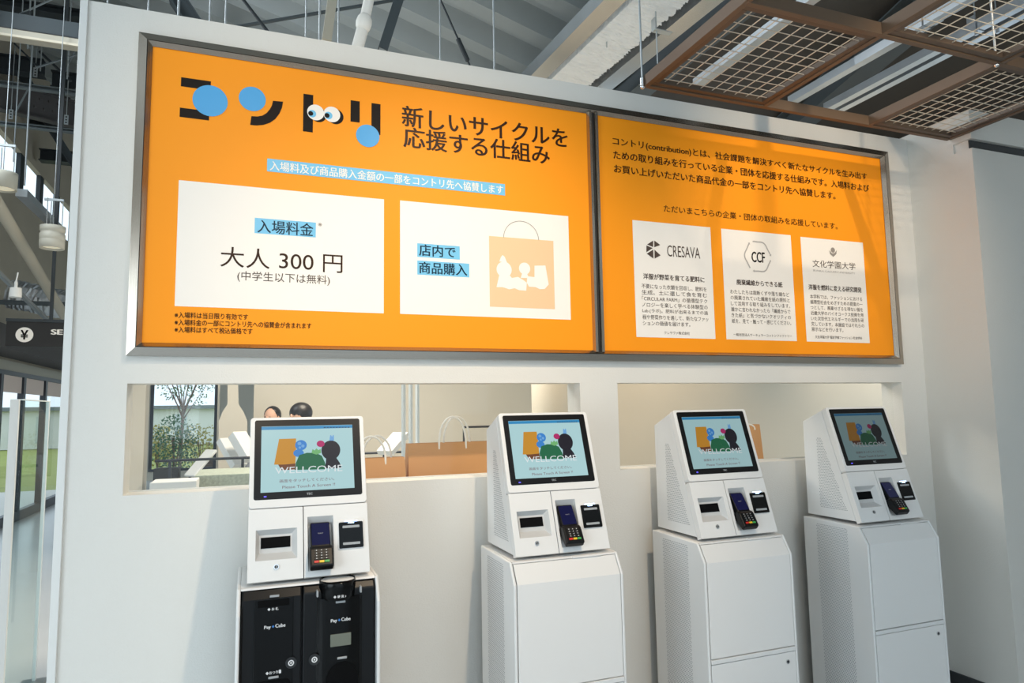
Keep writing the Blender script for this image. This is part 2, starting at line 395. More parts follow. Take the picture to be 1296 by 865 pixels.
# outside
struct(MB().box(-40, 40, 15.65, 60, -.3, -.12).build('ground_garden', mat('grass_ground', srgb(150, 158, 82), .9, var=.2, vscale=2)))
struct(MB().box(-40, -3.35, -30, 60, -.3, -.125).build('ground_paving', mat('pale_paving', srgb(214, 212, 206), .8, var=.05)))
bl = empty('garden_building', (-4, 44, -.1), 'long white building beyond the garden window', 'building')
b2 = MB((-4, 44, -.1)); b2.box(-16, 12, 40, 48, -.1, 1.9); b2.build('wall', mat('white_building', srgb(226, 226, 224), .8), bl)
b2 = MB((-4, 44, -.1)); b2.box(-16.3, 12.3, 39.7, 48.3, 1.9, 2.1); b2.build('roof', M_STEEL_G, bl)
for k in range(12):
    b2 = MB((-4, 44, -.1)); b2.box(-15+k*2.2, -14.4+k*2.2, 39.94, 40.02, .2, 1.6); b2.build('window', mat('pale_shutter', srgb(190, 200, 206), .5), bl)
bl = empty('street_building', (-17, 14, -.1), 'pale building across the street outside the left glazing', 'building')
b2 = MB((-17, 14, -.1)); b2.box(-22, -13, -12, 36, -.1, 2.0); b2.build('wall', mat('pale_street_wall', srgb(206, 208, 204), .8), bl)
def leaf_cloud(mb, c, r, n, size, flat=1.0):
    for _ in range(n):
        while True:
            q = Vector((random.uniform(-1, 1), random.uniform(-1, 1), random.uniform(-1, 1)))
            if q.length <= 1: break
        p = Vector(c)+Vector((q.x*r[0], q.y*r[1], q.z*r[2]))
        a = Vector((random.gauss(0, 1), random.gauss(0, 1), random.gauss(0, 1))).normalized()*size
        b = a.cross(Vector((random.gauss(0, 1), random.gauss(0, 1), random.gauss(0, 1)))).normalized()*size*.55
        mb.add([p-a, p+b, p+a, p-b], [(0, 1, 2, 3)])
M_LEAF = mat('leaf_green', srgb(78, 118, 62), .6, var=.25, vscale=2)
M_LEAF2 = mat('hedge_green', srgb(60, 106, 74), .6, var=.25, vscale=2)
M_LEAF3 = mat('yellow_green_leaf', srgb(170, 160, 70), .6, var=.2, vscale=2)
M_BARK = mat('bark', srgb(120, 96, 84), .8)
tb = PY(400/5.09+150, 540, 18.5); tb.z = -.12
tr = empty('garden_tree', tb, 'young sparse-leaved tree in the garden behind the far window', 'tree')
mb = MB(tb); top = tb+Vector((.05, 0, 1.6)); mb.tube(tb, top, .05, 8, .04)
tips = []
for a in range(11):
    t = a*2.4; e = top+Vector((math.cos(t)*(.35+.04*a), math.sin(t)*.3, .5+.14*a)); mb.tube(top+Vector((0, 0, -.1+.03*a)), e, .022, 6, .008); tips.append(e)
    e2 = e+Vector((math.cos(t+.8)*.3, .1, .35)); mb.tube(e, e2, .009, 5, .004); tips.append(e2)
mb.build('trunk', M_BARK, tr)
mb = MB(tb)
for e in tips: leaf_cloud(mb, e, (.30, .24, .22), 60, .04)
f = mb.build('foliage', M_LEAF, tr); f['kind'] = 'stuff'
for i, (px, w_, h_, m_, lb) in enumerate(((222, .62, 1.15, M_LEAF2, 'dark green bush left of the young tree in the garden'), (256, 1.0, .95, M_LEAF3, 'yellow-green bush right of the young tree in the garden'), (200, .5, .95, M_LEAF3, 'small yellow-green bush at the left edge of the garden window'))):
    c = PY(px, 560, 18.0+1.2*i); c.z = -.12
    r = empty('garden_bush', c, lb, 'bush'); mb = MB(c)
    for k in range(6): mb.tube(c, c+Vector((random.uniform(-.3, .3)*w_, 0, h_*.9)), .012, 5)
    mb.build('stem', M_BARK, r); mb = MB(c); leaf_cloud(mb, c+Vector((0, 0, h_*.75)), (w_, .4, h_*.7), 900, .045)
    mb.build('foliage', m_, r)['kind'] = 'stuff'
for k in range(4):
    tag(MB().box(-1.2, -.4, 16.2+k*.22, 16.42+k*.22, -.12, -.02+.13*k).build('garden_step', mat('timber_step', srgb(96, 78, 66), .8)), 'dark timber garden step, %s of the four outside the far window' % ('lowest', 'second', 'third', 'topmost')[k], 'step', 'garden steps')
for i, y in enumerate((7.8, 9.2, 10.6, 12.2)):
    c = Vector((-5.2-.6*i, y+1, -.12)); r = empty('street_bush', c, 'green street bush outside the left glazing, %s from the viewer' % ('first', 'second', 'third', 'fourth')[i], 'bush', 'street bushes'); mb = MB(c)
    mb.tube(c, c+Vector((0, 0, .6)), .02, 6); mb.build('stem', M_BARK, r); mb = MB(c); leaf_cloud(mb, c+Vector((0, 0, .75)), (.5, .5, .6), 350, .07)
    mb.build('foliage', M_LEAF, r)['kind'] = 'stuff'

# ================================================================== SIGN
SY = -.014                                   # plane of the prints
def SP(px, py): p = PY(px, py, SY); return p.x, p.z
sgn = empty('wall_sign', (1.47, 0, 1.70), 'wide orange two-part notice in a brushed steel frame on the back wall', 'sign')
SO = (1.47, 0, 1.70)
def at_y(x, z, y): k = (y+2.75)/2.75; return x*k, 1.48+(z-1.48)*k
ox0, oz0 = at_y(-.423, 1.700, -.030); ox1, oz1 = at_y(3.364, 2.915, -.030)
ix0, iz0 = at_y(-.374, 1.747, SY); ix1, iz1 = at_y(3.293, 2.864, SY)
mx0, _ = at_y(1.440, 2, SY); mx1, _ = at_y(1.498, 2, SY)
MB(SO).box(ox0+.004, ox1-.004, -.0095, -.0005, oz0+.004, oz1-.004).build('backing_box', M_STEEL_G, sgn)
# frame: outer band, groove, inner bead on four sides with mitred corners
def ring(mb, a, b, ya, yb):
    """a, b = (x0,x1,z0,z1) of outer and inner edge at depth ya, yb"""
    A = [(a[0], ya, a[2]), (a[1], ya, a[2]), (a[1], ya, a[3]), (a[0], ya, a[3])]
    B = [(b[0], yb, b[2]), (b[1], yb, b[2]), (b[1], yb, b[3]), (b[0], yb, b[3])]
    return A, B
def inset(r, d): return (r[0]+d, r[1]-d, r[2]+d, r[3]-d)
RO = (ox0, ox1, oz0, oz1); RI = (ix0, ix1, iz0, iz1)
g1 = tuple(RO[k]+(RI[k]-RO[k])*.62 for k in range(4)); g2 = tuple(RO[k]+(RI[k]-RO[k])*.68 for k in range(4))
for side in range(4):
    i, j = side, (side+1) % 4; nm = ('bottom', 'right', 'top', 'left')[side]
    m_ = M_BRX if side in (0, 2) else M_BRZ
    mb = MB(SO)
    for (a, b, ya, yb) in ((RO, g1, -.030, -.036), (g2, RI, -.036, -.018)):
        A, B = ring(mb, a, b, ya, yb)
        back = lambda p: (p[0], -.0008 if abs(ya+.030) < 1e-6 else -.0155, p[2])
        mb.hexa([A[i], A[j], B[j], B[i]], [back(A[i]), back(A[j]), back(B[j]), back(B[i])])
    fo = mb.build('frame_rail', m_, sgn)
    A, B = ring(None, g1, g2, -.028, -.028)
    MB(SO).add([A[i], A[j], B[j], B[i]], [(0, 1, 2, 3)]).build('frame_groove', M_GROOVE, fo)
mb = MB(SO); zc0, zc1 = iz0-.008, iz1+.004; mm = (mx0+mx1)/2
for a, b in ((mx0, mm-.003), (mm+.003, mx1)):
    q = [(a, -.016), (a+(b-a)*.25, -.033), (a+(b-a)*.75, -.033), (b, -.016)]
    mb.prism(q, zc0, zc1, lambda p, z: (p[0], p[1], z))
mu = mb.build('mullion', M_BRZ, sgn)
MB(SO).box(mm-.004, mm+.004, -.026, -.0155, zc0, zc1).build('mullion_groove', M_GROOVE, mu)
pnl = []
for a, b in ((ix0-.004, mx0+.004), (mx1-.004, ix1+.004)):
    o = MB(SO).box(a, b, SY, SY+.003, iz0-.004, iz1+.004).build('printed_panel', M_ORANGE, sgn); pnl.append(o)
pnl[0]['label'] = 'left orange panel with the large black and blue logo and two white boxes'
pnl[1]['label'] = 'right orange panel with three upright white boxes'
def layer(k): return SY-.0006*k
def flat(name, m_, parent, k, polys, label=None):
    for i_, pl in enumerate(polys): o = MB(SO).add([(x, layer(k+.12*i_), z) for x, z in pl], [tuple(range(len(pl)))]).build(name, m_, parent)
    return o
def pxpoly(pts, s, o): return [SP(o[0]+x/s, o[1]+y/s) for x, y in pts]
def prect(tl, tr, br, bl):
    """a true rectangle from its four seen corners"""
    a, b, c, d = SP(*tl), SP(*tr), SP(*br), SP(*bl)
    x0 = (a[0]+d[0])/2; x1 = (b[0]+c[0])/2; z1 = (a[1]+b[1])/2; z0 = (c[1]+d[1])/2
    return [(x0, z0), (x1, z0), (x1, z1), (x0, z1)]
def words(parent, body, m_, l, r, h, k=3, bold=.0, res=3, sub='lettering'):
    """one line of print: l, r = ends of the line (middle height), h = height of the letters in px"""
    a, b = SP(*l), SP(*r); zc = (a[1]+b[1])/2
    mx_, my_ = (l[0]+r[0])/2, (l[1]+r[1])/2
    hh = abs(SP(mx_, my_-h/2)[1]-SP(mx_, my_+h/2)[1])
    mb = MB(SO); y = layer(k); text_in(mb, body, a[0], b[0], zc-hh/2, zc+hh/2, lambda u, v: (u, y, v), bold, res)
    return mb.build(sub, m_, parent)
def ell(c, r, n=32, a0=0, a1=360):
    return [(c[0]+r*math.cos(math.radians(a0+(a1-a0)*i/n)), c[1]+r*math.sin(math.radians(a0+(a1-a0)*i/n))) for i in range(n+(a1-a0 < 360))]
def disc(cx, cy, rx, s, o, n=40):
    a = SP(o[0]+(cx-rx)/s, o[1]+cy/s); b = SP(o[0]+(cx+rx)/s, o[1]+cy/s); c = SP(o[0]+cx/s, o[1]+cy/s)
    return ell(c, (b[0]-a[0])/2*.985, n)
S1, O1 = 4.32, (180, 60)
P1 = pnl[0]; P2 = pnl[1]
def zr(x0, x1, t, b):  # upright bar in zoom px, made true
    a = SP(O1[0]+x0/S1, O1[1]+(t)/S1); c = SP(O1[0]+x1/S1, O1[1]+b/S1); return a, c
def bar(tl, tr, br, bl):
    f_ = lambda p: (O1[0]+p[0]/S1, O1[1]+p[1]/S1); return prect(f_(tl), f_(tr), f_(br), f_(bl))
black = [bar((212, 165), (375, 185), (375, 235), (212, 214)), bar((205, 330), (366, 350), (366, 400), (205, 381)),
         bar((882, 255), (935, 261), (932, 465), (878, 460)), bar((1140, 290), (1190, 296), (1188, 412), (1138, 406)),
         bar((1253, 305), (1303, 312), (1301, 480), (1253, 474))]
black.append(pxpoly([(770, 298), (764, 330), (750, 362), (728, 392), (698, 413), (662, 425), (625, 428), (590, 425), (597, 377), (630, 379), (657, 374), (680, 360), (697, 340), (709, 318), (715, 293)], S1, O1))
flat('logo_stroke', M_PBLACK, P1, 2, black)
flat('logo_eye_shadow', M_PBLACK, P1, 2.4, [disc(964, 370, 43, S1, O1), disc(1056, 379, 45, S1, O1)])
flat('logo_dot', M_PBLUE2, P1, 3, [disc(372, 293, 98, S1, O1), disc(602, 283, 75, S1, O1), disc(1233, 485, 65, S1, O1)])
flat('logo_eye', M_PWHITE, P1, 3.4, [disc(948, 357, 47, S1, O1)]); flat('logo_eye', M_PWHITE, P1, 3.8, [disc(1037, 368, 46, S1, O1)])
flat('logo_iris', M_EYEBLUE, P1, 4.4, [disc(929, 364, 22, S1, O1), disc(1018, 374, 22, S1, O1)])
flat('logo_pupil', M_PBLACK, P1, 5, [disc(921, 363, 14, S1, O1), disc(1010, 374, 14, S1, O1)])
words(P1, '新しいサイクルを', M_PBROWN, (508.6, 147.5), (718, 174.5), 25, bold=.012, res=6)
words(P1, '応援する仕組み', M_PBROWN, (510.5, 174.6), (695.4, 195.4), 25, bold=.012, res=6)
flat('blue_strip', M_PBLUE, P1, 2, [prect((338, 201.7), (639, 232.5), (639, 247), (338, 217.9))])
words(P1, '入場料及び商品購入金額の一部をコントリ先へ協賛します', M_PWHITE, (341.6, 211), (636.6, 239.4), 11.5, bold=.01)
flat('white_box', M_PWHITE, P1, 1, [prect((226.8, 229.3), (486.1, 251.4), (485.5, 396.9), (220.5, 387.6))])
flat('white_box', M_PWHITE, P1, 1, [prect((506.3, 254.1), (718.7, 273.6), (722.8, 404.9), (506.3, 397.6))])
flat('blue_highlight', M_PBLUE, P1, 2, [prect((322.3, 276), (399.8, 281.8), (399.6, 300.4), (322.3, 295.7)), prect((528, 308), (581.8, 312), (581.8, 329.1), (528, 325.2)), prect((528, 330), (593.8, 333.8), (593.8, 351.6), (528, 347.6))])
words(P1, '入場料金', M_PNAVY, (325.8, 286.7), (396.5, 290.9), 16.5, bold=.008, res=5)
words(P1, '※', M_PGREY, (402.5, 284.4), (407.5, 284.7), 4.5)
words(P1, '大人 300 円', M_PBROWN, (279, 325.5), (433.4, 333.2), 25, res=6)
words(P1, '(中学生以下は無料)', M_PDARK, (300.4, 349.9), (417.4, 355.3), 13.5)
words(P1, '※入場料は当日限り有効です', M_PBROWN, (221, 398.8), (313.9, 401.6), 7.6, bold=.008)
words(P1, '※入場料金の一部にコントリ先への協賛金が含まれます', M_PBROWN, (221, 408.2), (394, 412.7), 7.6, bold=.008)
words(P1, '※入場料はすべて税込価格です', M_PBROWN, (221, 417.2), (319.5, 419.8), 7.6, bold=.008)
words(P1, '店内で', M_PNAVY, (530.3, 316.7), (576.3, 319.5), 14.5, bold=.012, res=5)
words(P1, '商品購入', M_PNAVY, (530.3, 338.8), (591, 342.2), 14.5, bold=.012, res=5)
S4, O4 = 3.603, (450, 230)
flat('bag_picture', M_PEACH, P1, 2, [prect((618.7, 298.6), (700.3, 305.5), (702, 391.8), (619.9, 388.2))])
mb = MB(SO); cA = SP(637.3, 300.5); cB = SP(681.5, 304.5); cT = SP(659.5, 280.2); pts = []
for i in range(25):
    t = math.pi*i/24; pts.append(((cA[0]+cB[0])/2-(cB[0]-cA[0])/2*math.cos(t), (cA[1]+cB[1])/2+(cT[1]-(cA[1]+cB[1])/2)*math.sin(t)))
for a, b in zip(pts[:-1], pts[1:]):
    d = Vector((b[0]-a[0], b[1]-a[1])).normalized()*.0012; n_ = (-d.y, d.x); y = layer(3)
    mb.add([(a[0]+n_[0], y, a[1]+n_[1]), (b[0]+n_[0], y, b[1]+n_[1]), (b[0]-n_[0], y, b[1]-n_[1]), (a[0]-n_[0], y, a[1]-n_[1])], [(0, 1, 2, 3)])
mb.build('bag_picture_handle', M_PGREY, P1)
shapes = [disc(677, 402, 35, S4, O4), pxpoly([(655, 365), (662, 345), (670, 335), (680, 345), (690, 370)], S4, O4),
          pxpoly([(655, 425), (700, 425), (712, 440), (740, 435), (765, 450), (780, 462), (778, 498), (745, 496), (725, 487), (700, 492), (670, 482), (642, 482)], S4, O4)]
flat('bag_picture_shapes', M_PWHITE, P1, 3, shapes)
flat('bag_picture_shapes', M_PWHITE, P1, 3.4, [disc(770, 397, 26, S4, O4), pxpoly([(760, 415), (780, 418), (790, 440), (752, 440)], S4, O4), pxpoly([(782, 432), (815, 436), (815, 384), (865, 383), (880, 470), (862, 490), (840, 492), (820, 482), (790, 480), (780, 462)], S4, O4)])
# right print
words(P2, 'コントリ(contribution)とは、社会課題を解決すべく新たなサイクルを生み出す', M_PBROWN, (775.2, 178.9), (1097, 224.6), 10.5, bold=.012)
words(P2, 'ための取り組みを行っている企業・団体を応援する仕組みです。入場料および', M_PBROWN, (776, 195.0), (1099.6, 239.5), 9.8, bold=.012)
words(P2, 'お買い上げいただいた商品代金の一部をコントリ先へ協賛します。', M_PBROWN, (776.9, 211.8), (1057, 249.6), 9.8, bold=.012)
words(P2, 'ただいまこちらの企業・団体の取組みを応援しています。', M_PBROWN, (839.9, 262.5), (1059.7, 287.9), 8.6, bold=.004)
boxes = [prect((800, 278.3), (898.8, 288.3), (905.5, 429.6), (805.6, 426.5)), prect((912.1, 289.4), (1000.4, 298), (1008.7, 432), (919.8, 429.8)), prect((1012.5, 299.8), (1091.8, 307.5), (1100.8, 434.4), (1021.3, 432.7))]
for b_ in boxes: flat('white_box', M_PWHITE, P2, 1, [b_])
S7, O7 = 4.806, (790, 270)
flat('hexagon_logo', M_PDARK, P2, 3, [pxpoly(q, S7, O7) for q in ([(175, 167), (175, 207), (138, 191)], [(182, 167), (218, 194), (182, 208)], [(134, 197), (172, 213), (134, 238)], [(136, 247), (175, 222), (177, 277)], [(183, 223), (220, 257), (184, 277)])])
words(P2, 'CRESAVA', M_PDARK, (844.1, 317.4), (885.7, 321), 14)
words(P2, '洋服が野菜を育てる肥料に', M_PBROWN, (813.9, 350.0), (891.3, 354.3), 7.2, bold=.012)
def para(lines, x0, y0, x1, y1, dy, h, sl0, sl1, last):
    n = len(lines)
    for i, t in enumerate(lines):
        l = (x0+sl0*i, y0+dy*i); r_ = (x1+sl1*i, y1+(dy*.985)*i)
        if i == n-1: r_ = (l[0]+(r_[0]-l[0])*last, l[1]+(r_[1]-l[1])*last)
        words(P2, t, M_PDARK, l, r_, h, res=2)
para(['不要になった衣類を回収し、肥料を', '生成。土に還して食を育む', '「CIRCULAR FARM」の循環型テク', 'ノロジーを楽しく学べる体験型の', 'Lab.(ラボ)。肥料が出来るまでの過', '程や野菜作りを通して、新たなファッ', 'ションの価値を届けます。'], 811.8, 362.3, 894, 366.5, 7.75, 5.8, .25, .45, .72)
words(P2, 'クレサヴァ株式会社', M_PDARK, (840.4, 421.1), (872.8, 422.6), 4, res=2)
# round arrow emblem
c_ = SP(958.9, 325); rr_ = (SP(975.6, 326)[0]-SP(942, 323.5)[0])/2
mb = MB(SO); y = layer(3)
for s0 in (0, 120, 240):
    pts = []
    for i in range(19):
        a = s0+10+100*i/18; q = rr_*.95*(1+.045*math.cos(math.radians(6*a))); pts.append((c_[0]+q*math.cos(math.radians(a)), c_[1]+q*math.sin(math.radians(a))))
    for a, b in zip(pts[:-1], pts[1:]):
        d = Vector((b[0]-a[0], b[1]-a[1])).normalized()*.0034
        mb.add([(a[0]-d.y, y, a[1]+d.x), (b[0]-d.y, y, b[1]+d.x), (b[0]+d.y, y, b[1]-d.x), (a[0]+d.y, y, a[1]-d.x)], [(0, 1, 2, 3)])
    e, g = Vector(pts[0]), Vector(pts[1]); d = (e-g).normalized(); n_ = Vector((-d.y, d.x))
    mb.add([(p.x, y, p.y) for p in (e+d*.009, e+n_*.0075, e-n_*.0075)], [(0, 1, 2)])
mb.build('arrow_ring_logo', M_PLGREY, P2)
words(P2, 'CCF', M_PBLACK, (951, 325.2), (967.7, 326.6), 13, bold=.02)
words(P2, '廃棄繊維からできる紙', M_PBROWN, (931.9, 357.1), (990, 360.8), 7, bold=.012)
para(['わたしたちは裁断くずや落ち綿など', 'の廃棄されていた繊維を紙の原料と', 'して活用する取り組みをしています。', '誰かに言われなかったら「繊維からで', 'きた紙」と気づかないクオリティの', '紙を、見て・触って・感じてください。'], 924, 369.3, 998.6, 373.3, 7.35, 5.6, .4, .5, 1)
words(P2, '一般社団法人サーキュラーコットンファクトリー', M_PDARK, (928, 423.6), (1002, 425.9), 3.6, res=2)
flat('crest_logo', M_PGREY, P2, 3, [disc(700, 168, 12, 4.552, (900, 280)), pxpoly([(680, 168), (692, 184), (700, 188), (710, 184), (722, 168), (720, 190), (703, 207), (684, 190)], 4.552, (900, 280))])
words(P2, '文化学園大学', M_PDARK, (1028, 333), (1082.3, 338), 9)
words(P2, 'BUNKA GAKUEN UNIVERSITY', M_PLGREY, (1029, 342.9), (1082, 346), 2.4, res=2)
words(P2, '洋服を燃料に変える研究開発', M_PBROWN, (1023, 362.8), (1090, 368), 6.8, bold=.012)
para(['本学科では、ファッションにおける', '循環型社会をめざすための提案の一', 'つとして、廃棄せざるを得ない服を', '近畿大学のバイオコークス技術を用', 'いた次世代エネルギーでの活用を研', '究しています。本施設ではそれらの', '展示などを行います。'], 1024.8, 375.2, 1090.8, 379.0, 6.9, 5.2, .35, .5, .6)
words(P2, '文化学園大学 服装学部ファッション社会学科', M_PDARK, (1031.4, 426.4), (1090.7, 428.6), 3.8, res=2)

# ================================================================== KIOSKS
# kiosk-local frame: x from the head's left edge, y from the wall, z from the floor
KO = (.187, -.27, 0)                     # where the empty stands in that frame
FT, FD, FN = Vector((0, -.236, 1.470)), Vector((0, -.3123, -.950)), Vector((0, -.950, .3123))
def KF(x, v, n=0): return FT + Vector((x, 0, 0)) + FD*v + FN*n
def plate(mb, x0, x1, v0, v1, n0, n1, r=.0, seg=4):
    poly = rrect(x0, x1, v0, v1, r, seg) if r else [(x0, v0), (x1, v0), (x1, v1), (x0, v1)]
    mb.prism(poly, n0, n1, lambda p, a: KF(p[0], p[1], a)); return mb
def recess_panel(mb, x0, x1, v0, v1, o, i, depth, th, fm=0, rm=1):
    """front panel of thickness th with a funnel recess from rectangle o to rectangle i"""
    def rg(r, n): return [KF(r[0], r[2], n), KF(r[1], r[2], n), KF(r[1], r[3], n), KF(r[0], r[3], n)]
    P = rg((x0, x1, v0, v1), 0); Q = rg(o, 0); R_ = rg(i, -depth); B = rg((x0, x1, v0, v1), -th)
    mb.cur = fm; mb.add(P+Q, [(k, (k+1) % 4, 4+(k+1) % 4, 4+k) for k in range(4)])
    mb.add(P+B, [(k, (k+1) % 4, 4+(k+1) % 4, 4+k) for k in range(4)]); mb.add(B, [(0, 1, 2, 3)])
    mb.cur = rm; mb.add(Q+R_, [(k, (k+1) % 4, 4+(k+1) % 4, 4+k) for k in range(4)]); mb.add(R_, [(0, 1, 2, 3)])
    mb.cur = 0

def screen_mats(tagname, st):
    def e(n, c, k=1.0): return mat(n+tagname, (0.01, .01, .01, 1), .25, emit=c, estr=st*k, spec=.3)
    return [e('screen_background', srgb(186, 226, 230)), e('screen_blue', srgb(52, 150, 206)), e('screen_orange', srgb(214, 150, 40)), e('screen_sky_blue', srgb(60, 140, 220)),
            e('screen_green', srgb(28, 110, 72)), e('screen_black', srgb(24, 20, 34)), e('screen_magenta', srgb(190, 36, 110)), e('screen_light_green', srgb(120, 190, 120)),
            e('screen_brown', srgb(120, 70, 40)), e('screen_white', srgb(240, 248, 250)), e('screen_text', srgb(140, 110, 116)), e('screen_soft_blue', srgb(120, 180, 236))]
def make_display(mb):
    X0, X1, V0, V1 = .0325, .3365, .032, .2585
    lay = [.0042]
    def uv(x, y, n=None):   # from the enlargement of the first kiosk's screen
        t = (x-237)/(890-237); top = 232+(220-232)*t; bot = 712+(680-712)*t; v = (y-top)/(bot-top)
        x1 = 890+25*v; u = (x-237)/(x1-237); return u, v
    def P(x, y): u, v = uv(x, y); return KF(X0+(X1-X0)*u, V0+(V1-V0)*v, lay[0])
    def poly(m, pts): mb.cur = m; lay[0] += .00012; mb.add([P(*p) for p in pts], [tuple(range(len(pts)))])
    def circ(m, cx, cy, rx, ry=None, n=20): ry = ry or rx; poly(m, [(cx+rx*math.cos(2*math.pi*i/n), cy+ry*math.sin(2*math.pi*i/n)) for i in range(n)])
    plate(mb, X0, X1, V0, V1, .003, .0042)
    poly(1, [(237, 234), (891, 222), (892, 244), (237, 258)])
    mb.cur = 5; lay[0] += .0001
    for k in range(9): mb.add([P(680+k*22, 238), P(694+k*22, 237.6), P(694+k*22, 243), P(680+k*22, 243.4)], [(0, 1, 2, 3)])
    poly(8, [(352, 505), (480, 502), (478, 550), (380, 552)])
    poly(2, [(360, 325), (480, 322), (482, 400), (478, 505), (400, 512), (328, 513)])
    circ(3, 500, 430, 38, 28); circ(3, 516, 372, 42, 38); circ(11, 505, 360, 14, 12); circ(11, 530, 378, 12, 11); circ(11, 508, 390, 9)
    poly(4, [(478, 552), (482, 500), (505, 445), (560, 428), (625, 430), (668, 450), (692, 500), (700, 548)])
    poly(7, [(592, 430), (600, 402), (615, 412), (628, 396), (642, 410), (658, 400), (662, 430), (628, 442)])
    poly(5, [(700, 465), (775, 465), (800, 500), (818, 542), (690, 542), (698, 500)])
    circ(5, 734, 410, 70, 71, 28)
    circ(6, 658, 363, 29, 24); 
    poly(11, [(722, 340), (727, 300), (735, 300), (740, 312), (748, 298), (754, 300), (756, 340)])
    mb.cur = 9; lay[0] += .0002
    a, b = P(330, 545), P(825, 540)
    def frame(x0, y0, x1, y1, body, bold, res=3):
        yy = lay[0]
        def fn(u, v): return P(x0+(x1-x0)*u, y0+(y1-y0)*u - v)
        text_in(mb, body, 0, 1, 0, 1, lambda u, v: fn(u, v*HH[0]), bold, res)
    HH = [46]; frame(335, 580, 822, 562, 'WELLCOME', 0, 3)
    mb.cur = 10; HH = [22]; frame(368, 643, 762, 626, '画面をタッチしてください。', .004, 2)
    HH = [20]; frame(388, 685, 768, 664, 'Please Touch A Screen !!', .004, 2)
    mb.cur = 0

KEY_OFF = (.083, .497)
def make_head(root, smats):
    O = KO
    prof = [(-.088, .9595), (-.088, 1.405), (-.2085, 1.4565), (-.372, .9595)]
    # side panels and the body between them
    inn = [(-.090, .962), (-.090, 1.402), (-.2065, 1.453), (-.368, .962)]
    MB(O).prism(inn, .004, .370, lambda p, a: (a, p[0], p[1])).build('head_body', M_KIOSK, root)
    for x0, x1 in ((-.003, .005), (.369, .377)):
        MB(O).prism(prof, x0, x1, lambda p, a: (a, p[0], p[1])).build('side_panel', M_KIOSK, root, bevel=.003)
    # top cap sheet
    MB(O).prism([(-.088, 1.405), (-.2085, 1.4565), (-.206, 1.4535), (-.092, 1.402)], .005, .369, lambda p, a: (a, p[0], p[1])).build('top_cover', M_KIOSK, root)
    plate(MB(O), -.003, .377, -.001, .309, -.028, .002, .011).build('monitor_surround', M_KIOSK2, root, bevel=.002)
    bz = plate(MB(O), .0113, .3625, .009, .282, .001, .0035, .007).build('screen_bezel', M_BEZEL, root, bevel=.0008, seg=1)
    mb = MB(O); make_display(mb); mb.build('display', smats, bz)
    mb = MB(O); text_in(mb, 'TEC', .178, .197, -.2735, -.2665, lambda u, v: KF(u, -v, .0039), .02, 2); mb.build('maker_mark', M_LGREY, bz)
    mb = MB(O); plate(mb, .043, .051, .270, .274, .0034, .0040); mb.build('status_light', mat('blue_led', (0, 0, 0, 1), emit=(.12, .10, 1, 1), estr=1.6), bz)
    # lower left panel with the printer slot recess
    mb = MB(O); recess_panel(mb, -.003, .1655, .3115, .538, (.020, .147, .378, .4745), (.031, .132, .392, .4500), .020, .028)
    lp = mb.build('printer_panel', [M_KIOSK2, M_RECESS], root, bevel=.0015)
    mb = MB(O); plate(mb, .036, .127, .400, .4345, -.0199, -.0180); mb.build('receipt_slot', M_SLOT, lp)
    mb = MB(O); c = KF(*KEY_OFF, 0); mb.tube(c, c+FN*.004, .0085, 20); lk = mb.build('lock', M_CHROME, lp)
    mb = MB(O); a = c+FN*.0042; mb.tube(a, a+FN*.0006, .0055, 14); mb.build('key_cylinder', M_BLKS, lp)
    mb = MB(O); plate(mb, .0818, .0842, .492, .502, .0049, .0054); mb.build('key_slit', M_LGREY, lp)
    # lower right panel with terminal recess
    mb = MB(O); recess_panel(mb, .1685, .377, .3115, .538, (.180, .263, .346, .520), (.185, .258, .372, .455), .026, .030)
    rp = mb.build('reader_panel', [M_KIOSK2, M_RECESS], root, bevel=.0015)
    # contactless reader
    mb = MB(O); plate(mb, .276, .363, .365, .461, 0, .003, .005); rs = mb.build('contactless_reader', M_KIOSK2, root, bevel=.001)
    mb = MB(O); plate(mb, .2800, .3590, .373, .458, .002, .006, .004); mb.build('reader_face', M_BLKG, rs)
    mb = MB(O); plate(mb, .292, .348, .3845, .3925, .0055, .0064, .002); plate(mb, .292, .348, .4395, .4475, .0055, .0064, .002); mb.build('antenna_bar', M_LGREY, rs)
    mb = MB(O); plate(mb, .310, .330, .3752, .3776, .0055, .0064); plate(mb, .300, .342, .3685, .3712, .0025, .0042); mb.build('indicator_light', mat('reader_led', (0, 0, 0, 1), emit=(.35, .55, 1, 1), estr=6), rs)
    # card terminal: long body tilted out of its recess
    T0 = Vector((0, -.340, 1.121)); TD = Vector((0, -.092, -.126)).normalized(); TN = Vector((0, TD.z, -TD.y))
    def TP(x, v, n=0): return T0+Vector((x, 0, 0))+TD*v+TN*n
    def tplate(mb, x0, x1, v0, v1, n0, n1, r=0):
        poly = rrect(x0, x1, v0, v1, r, 3) if r else [(x0, v0), (x1, v0), (x1, v1), (x0, v1)]
        mb.prism(poly, n0, n1, lambda p, a: TP(p[0], p[1], a))
    mb = MB(O); prof = [(0, 0), (.088, .002), (.100, .006), (.156, .004), (.158, -.018), (.080, -.030), (.0, -.012)]
    mb.prism([(0, 0), (.092, .002), (.092, -.028), (.0, -.012)], .1895, .2515, lambda p, a: TP(a, p[0], p[1])); tm = mb.build('card_terminal', M_BLK, root, bevel=.004)
    mb = MB(O); mb.prism([(.086, .003), (.100, .009), (.156, .005), (.162, -.018), (.100, -.034), (.082, -.028)], .1835, .2575, lambda p, a: TP(a, p[0], p[1])); mb.build('keypad_base', M_BLK, tm, bevel=.005)
    mb = MB(O); tplate(mb, .192, .249, .006, .082, .0015, .0028, .003); mb.build('terminal_screen', mat('terminal_glass', srgb(20, 22, 52), .1, emit=srgb(24, 26, 70), estr=.35), tm)
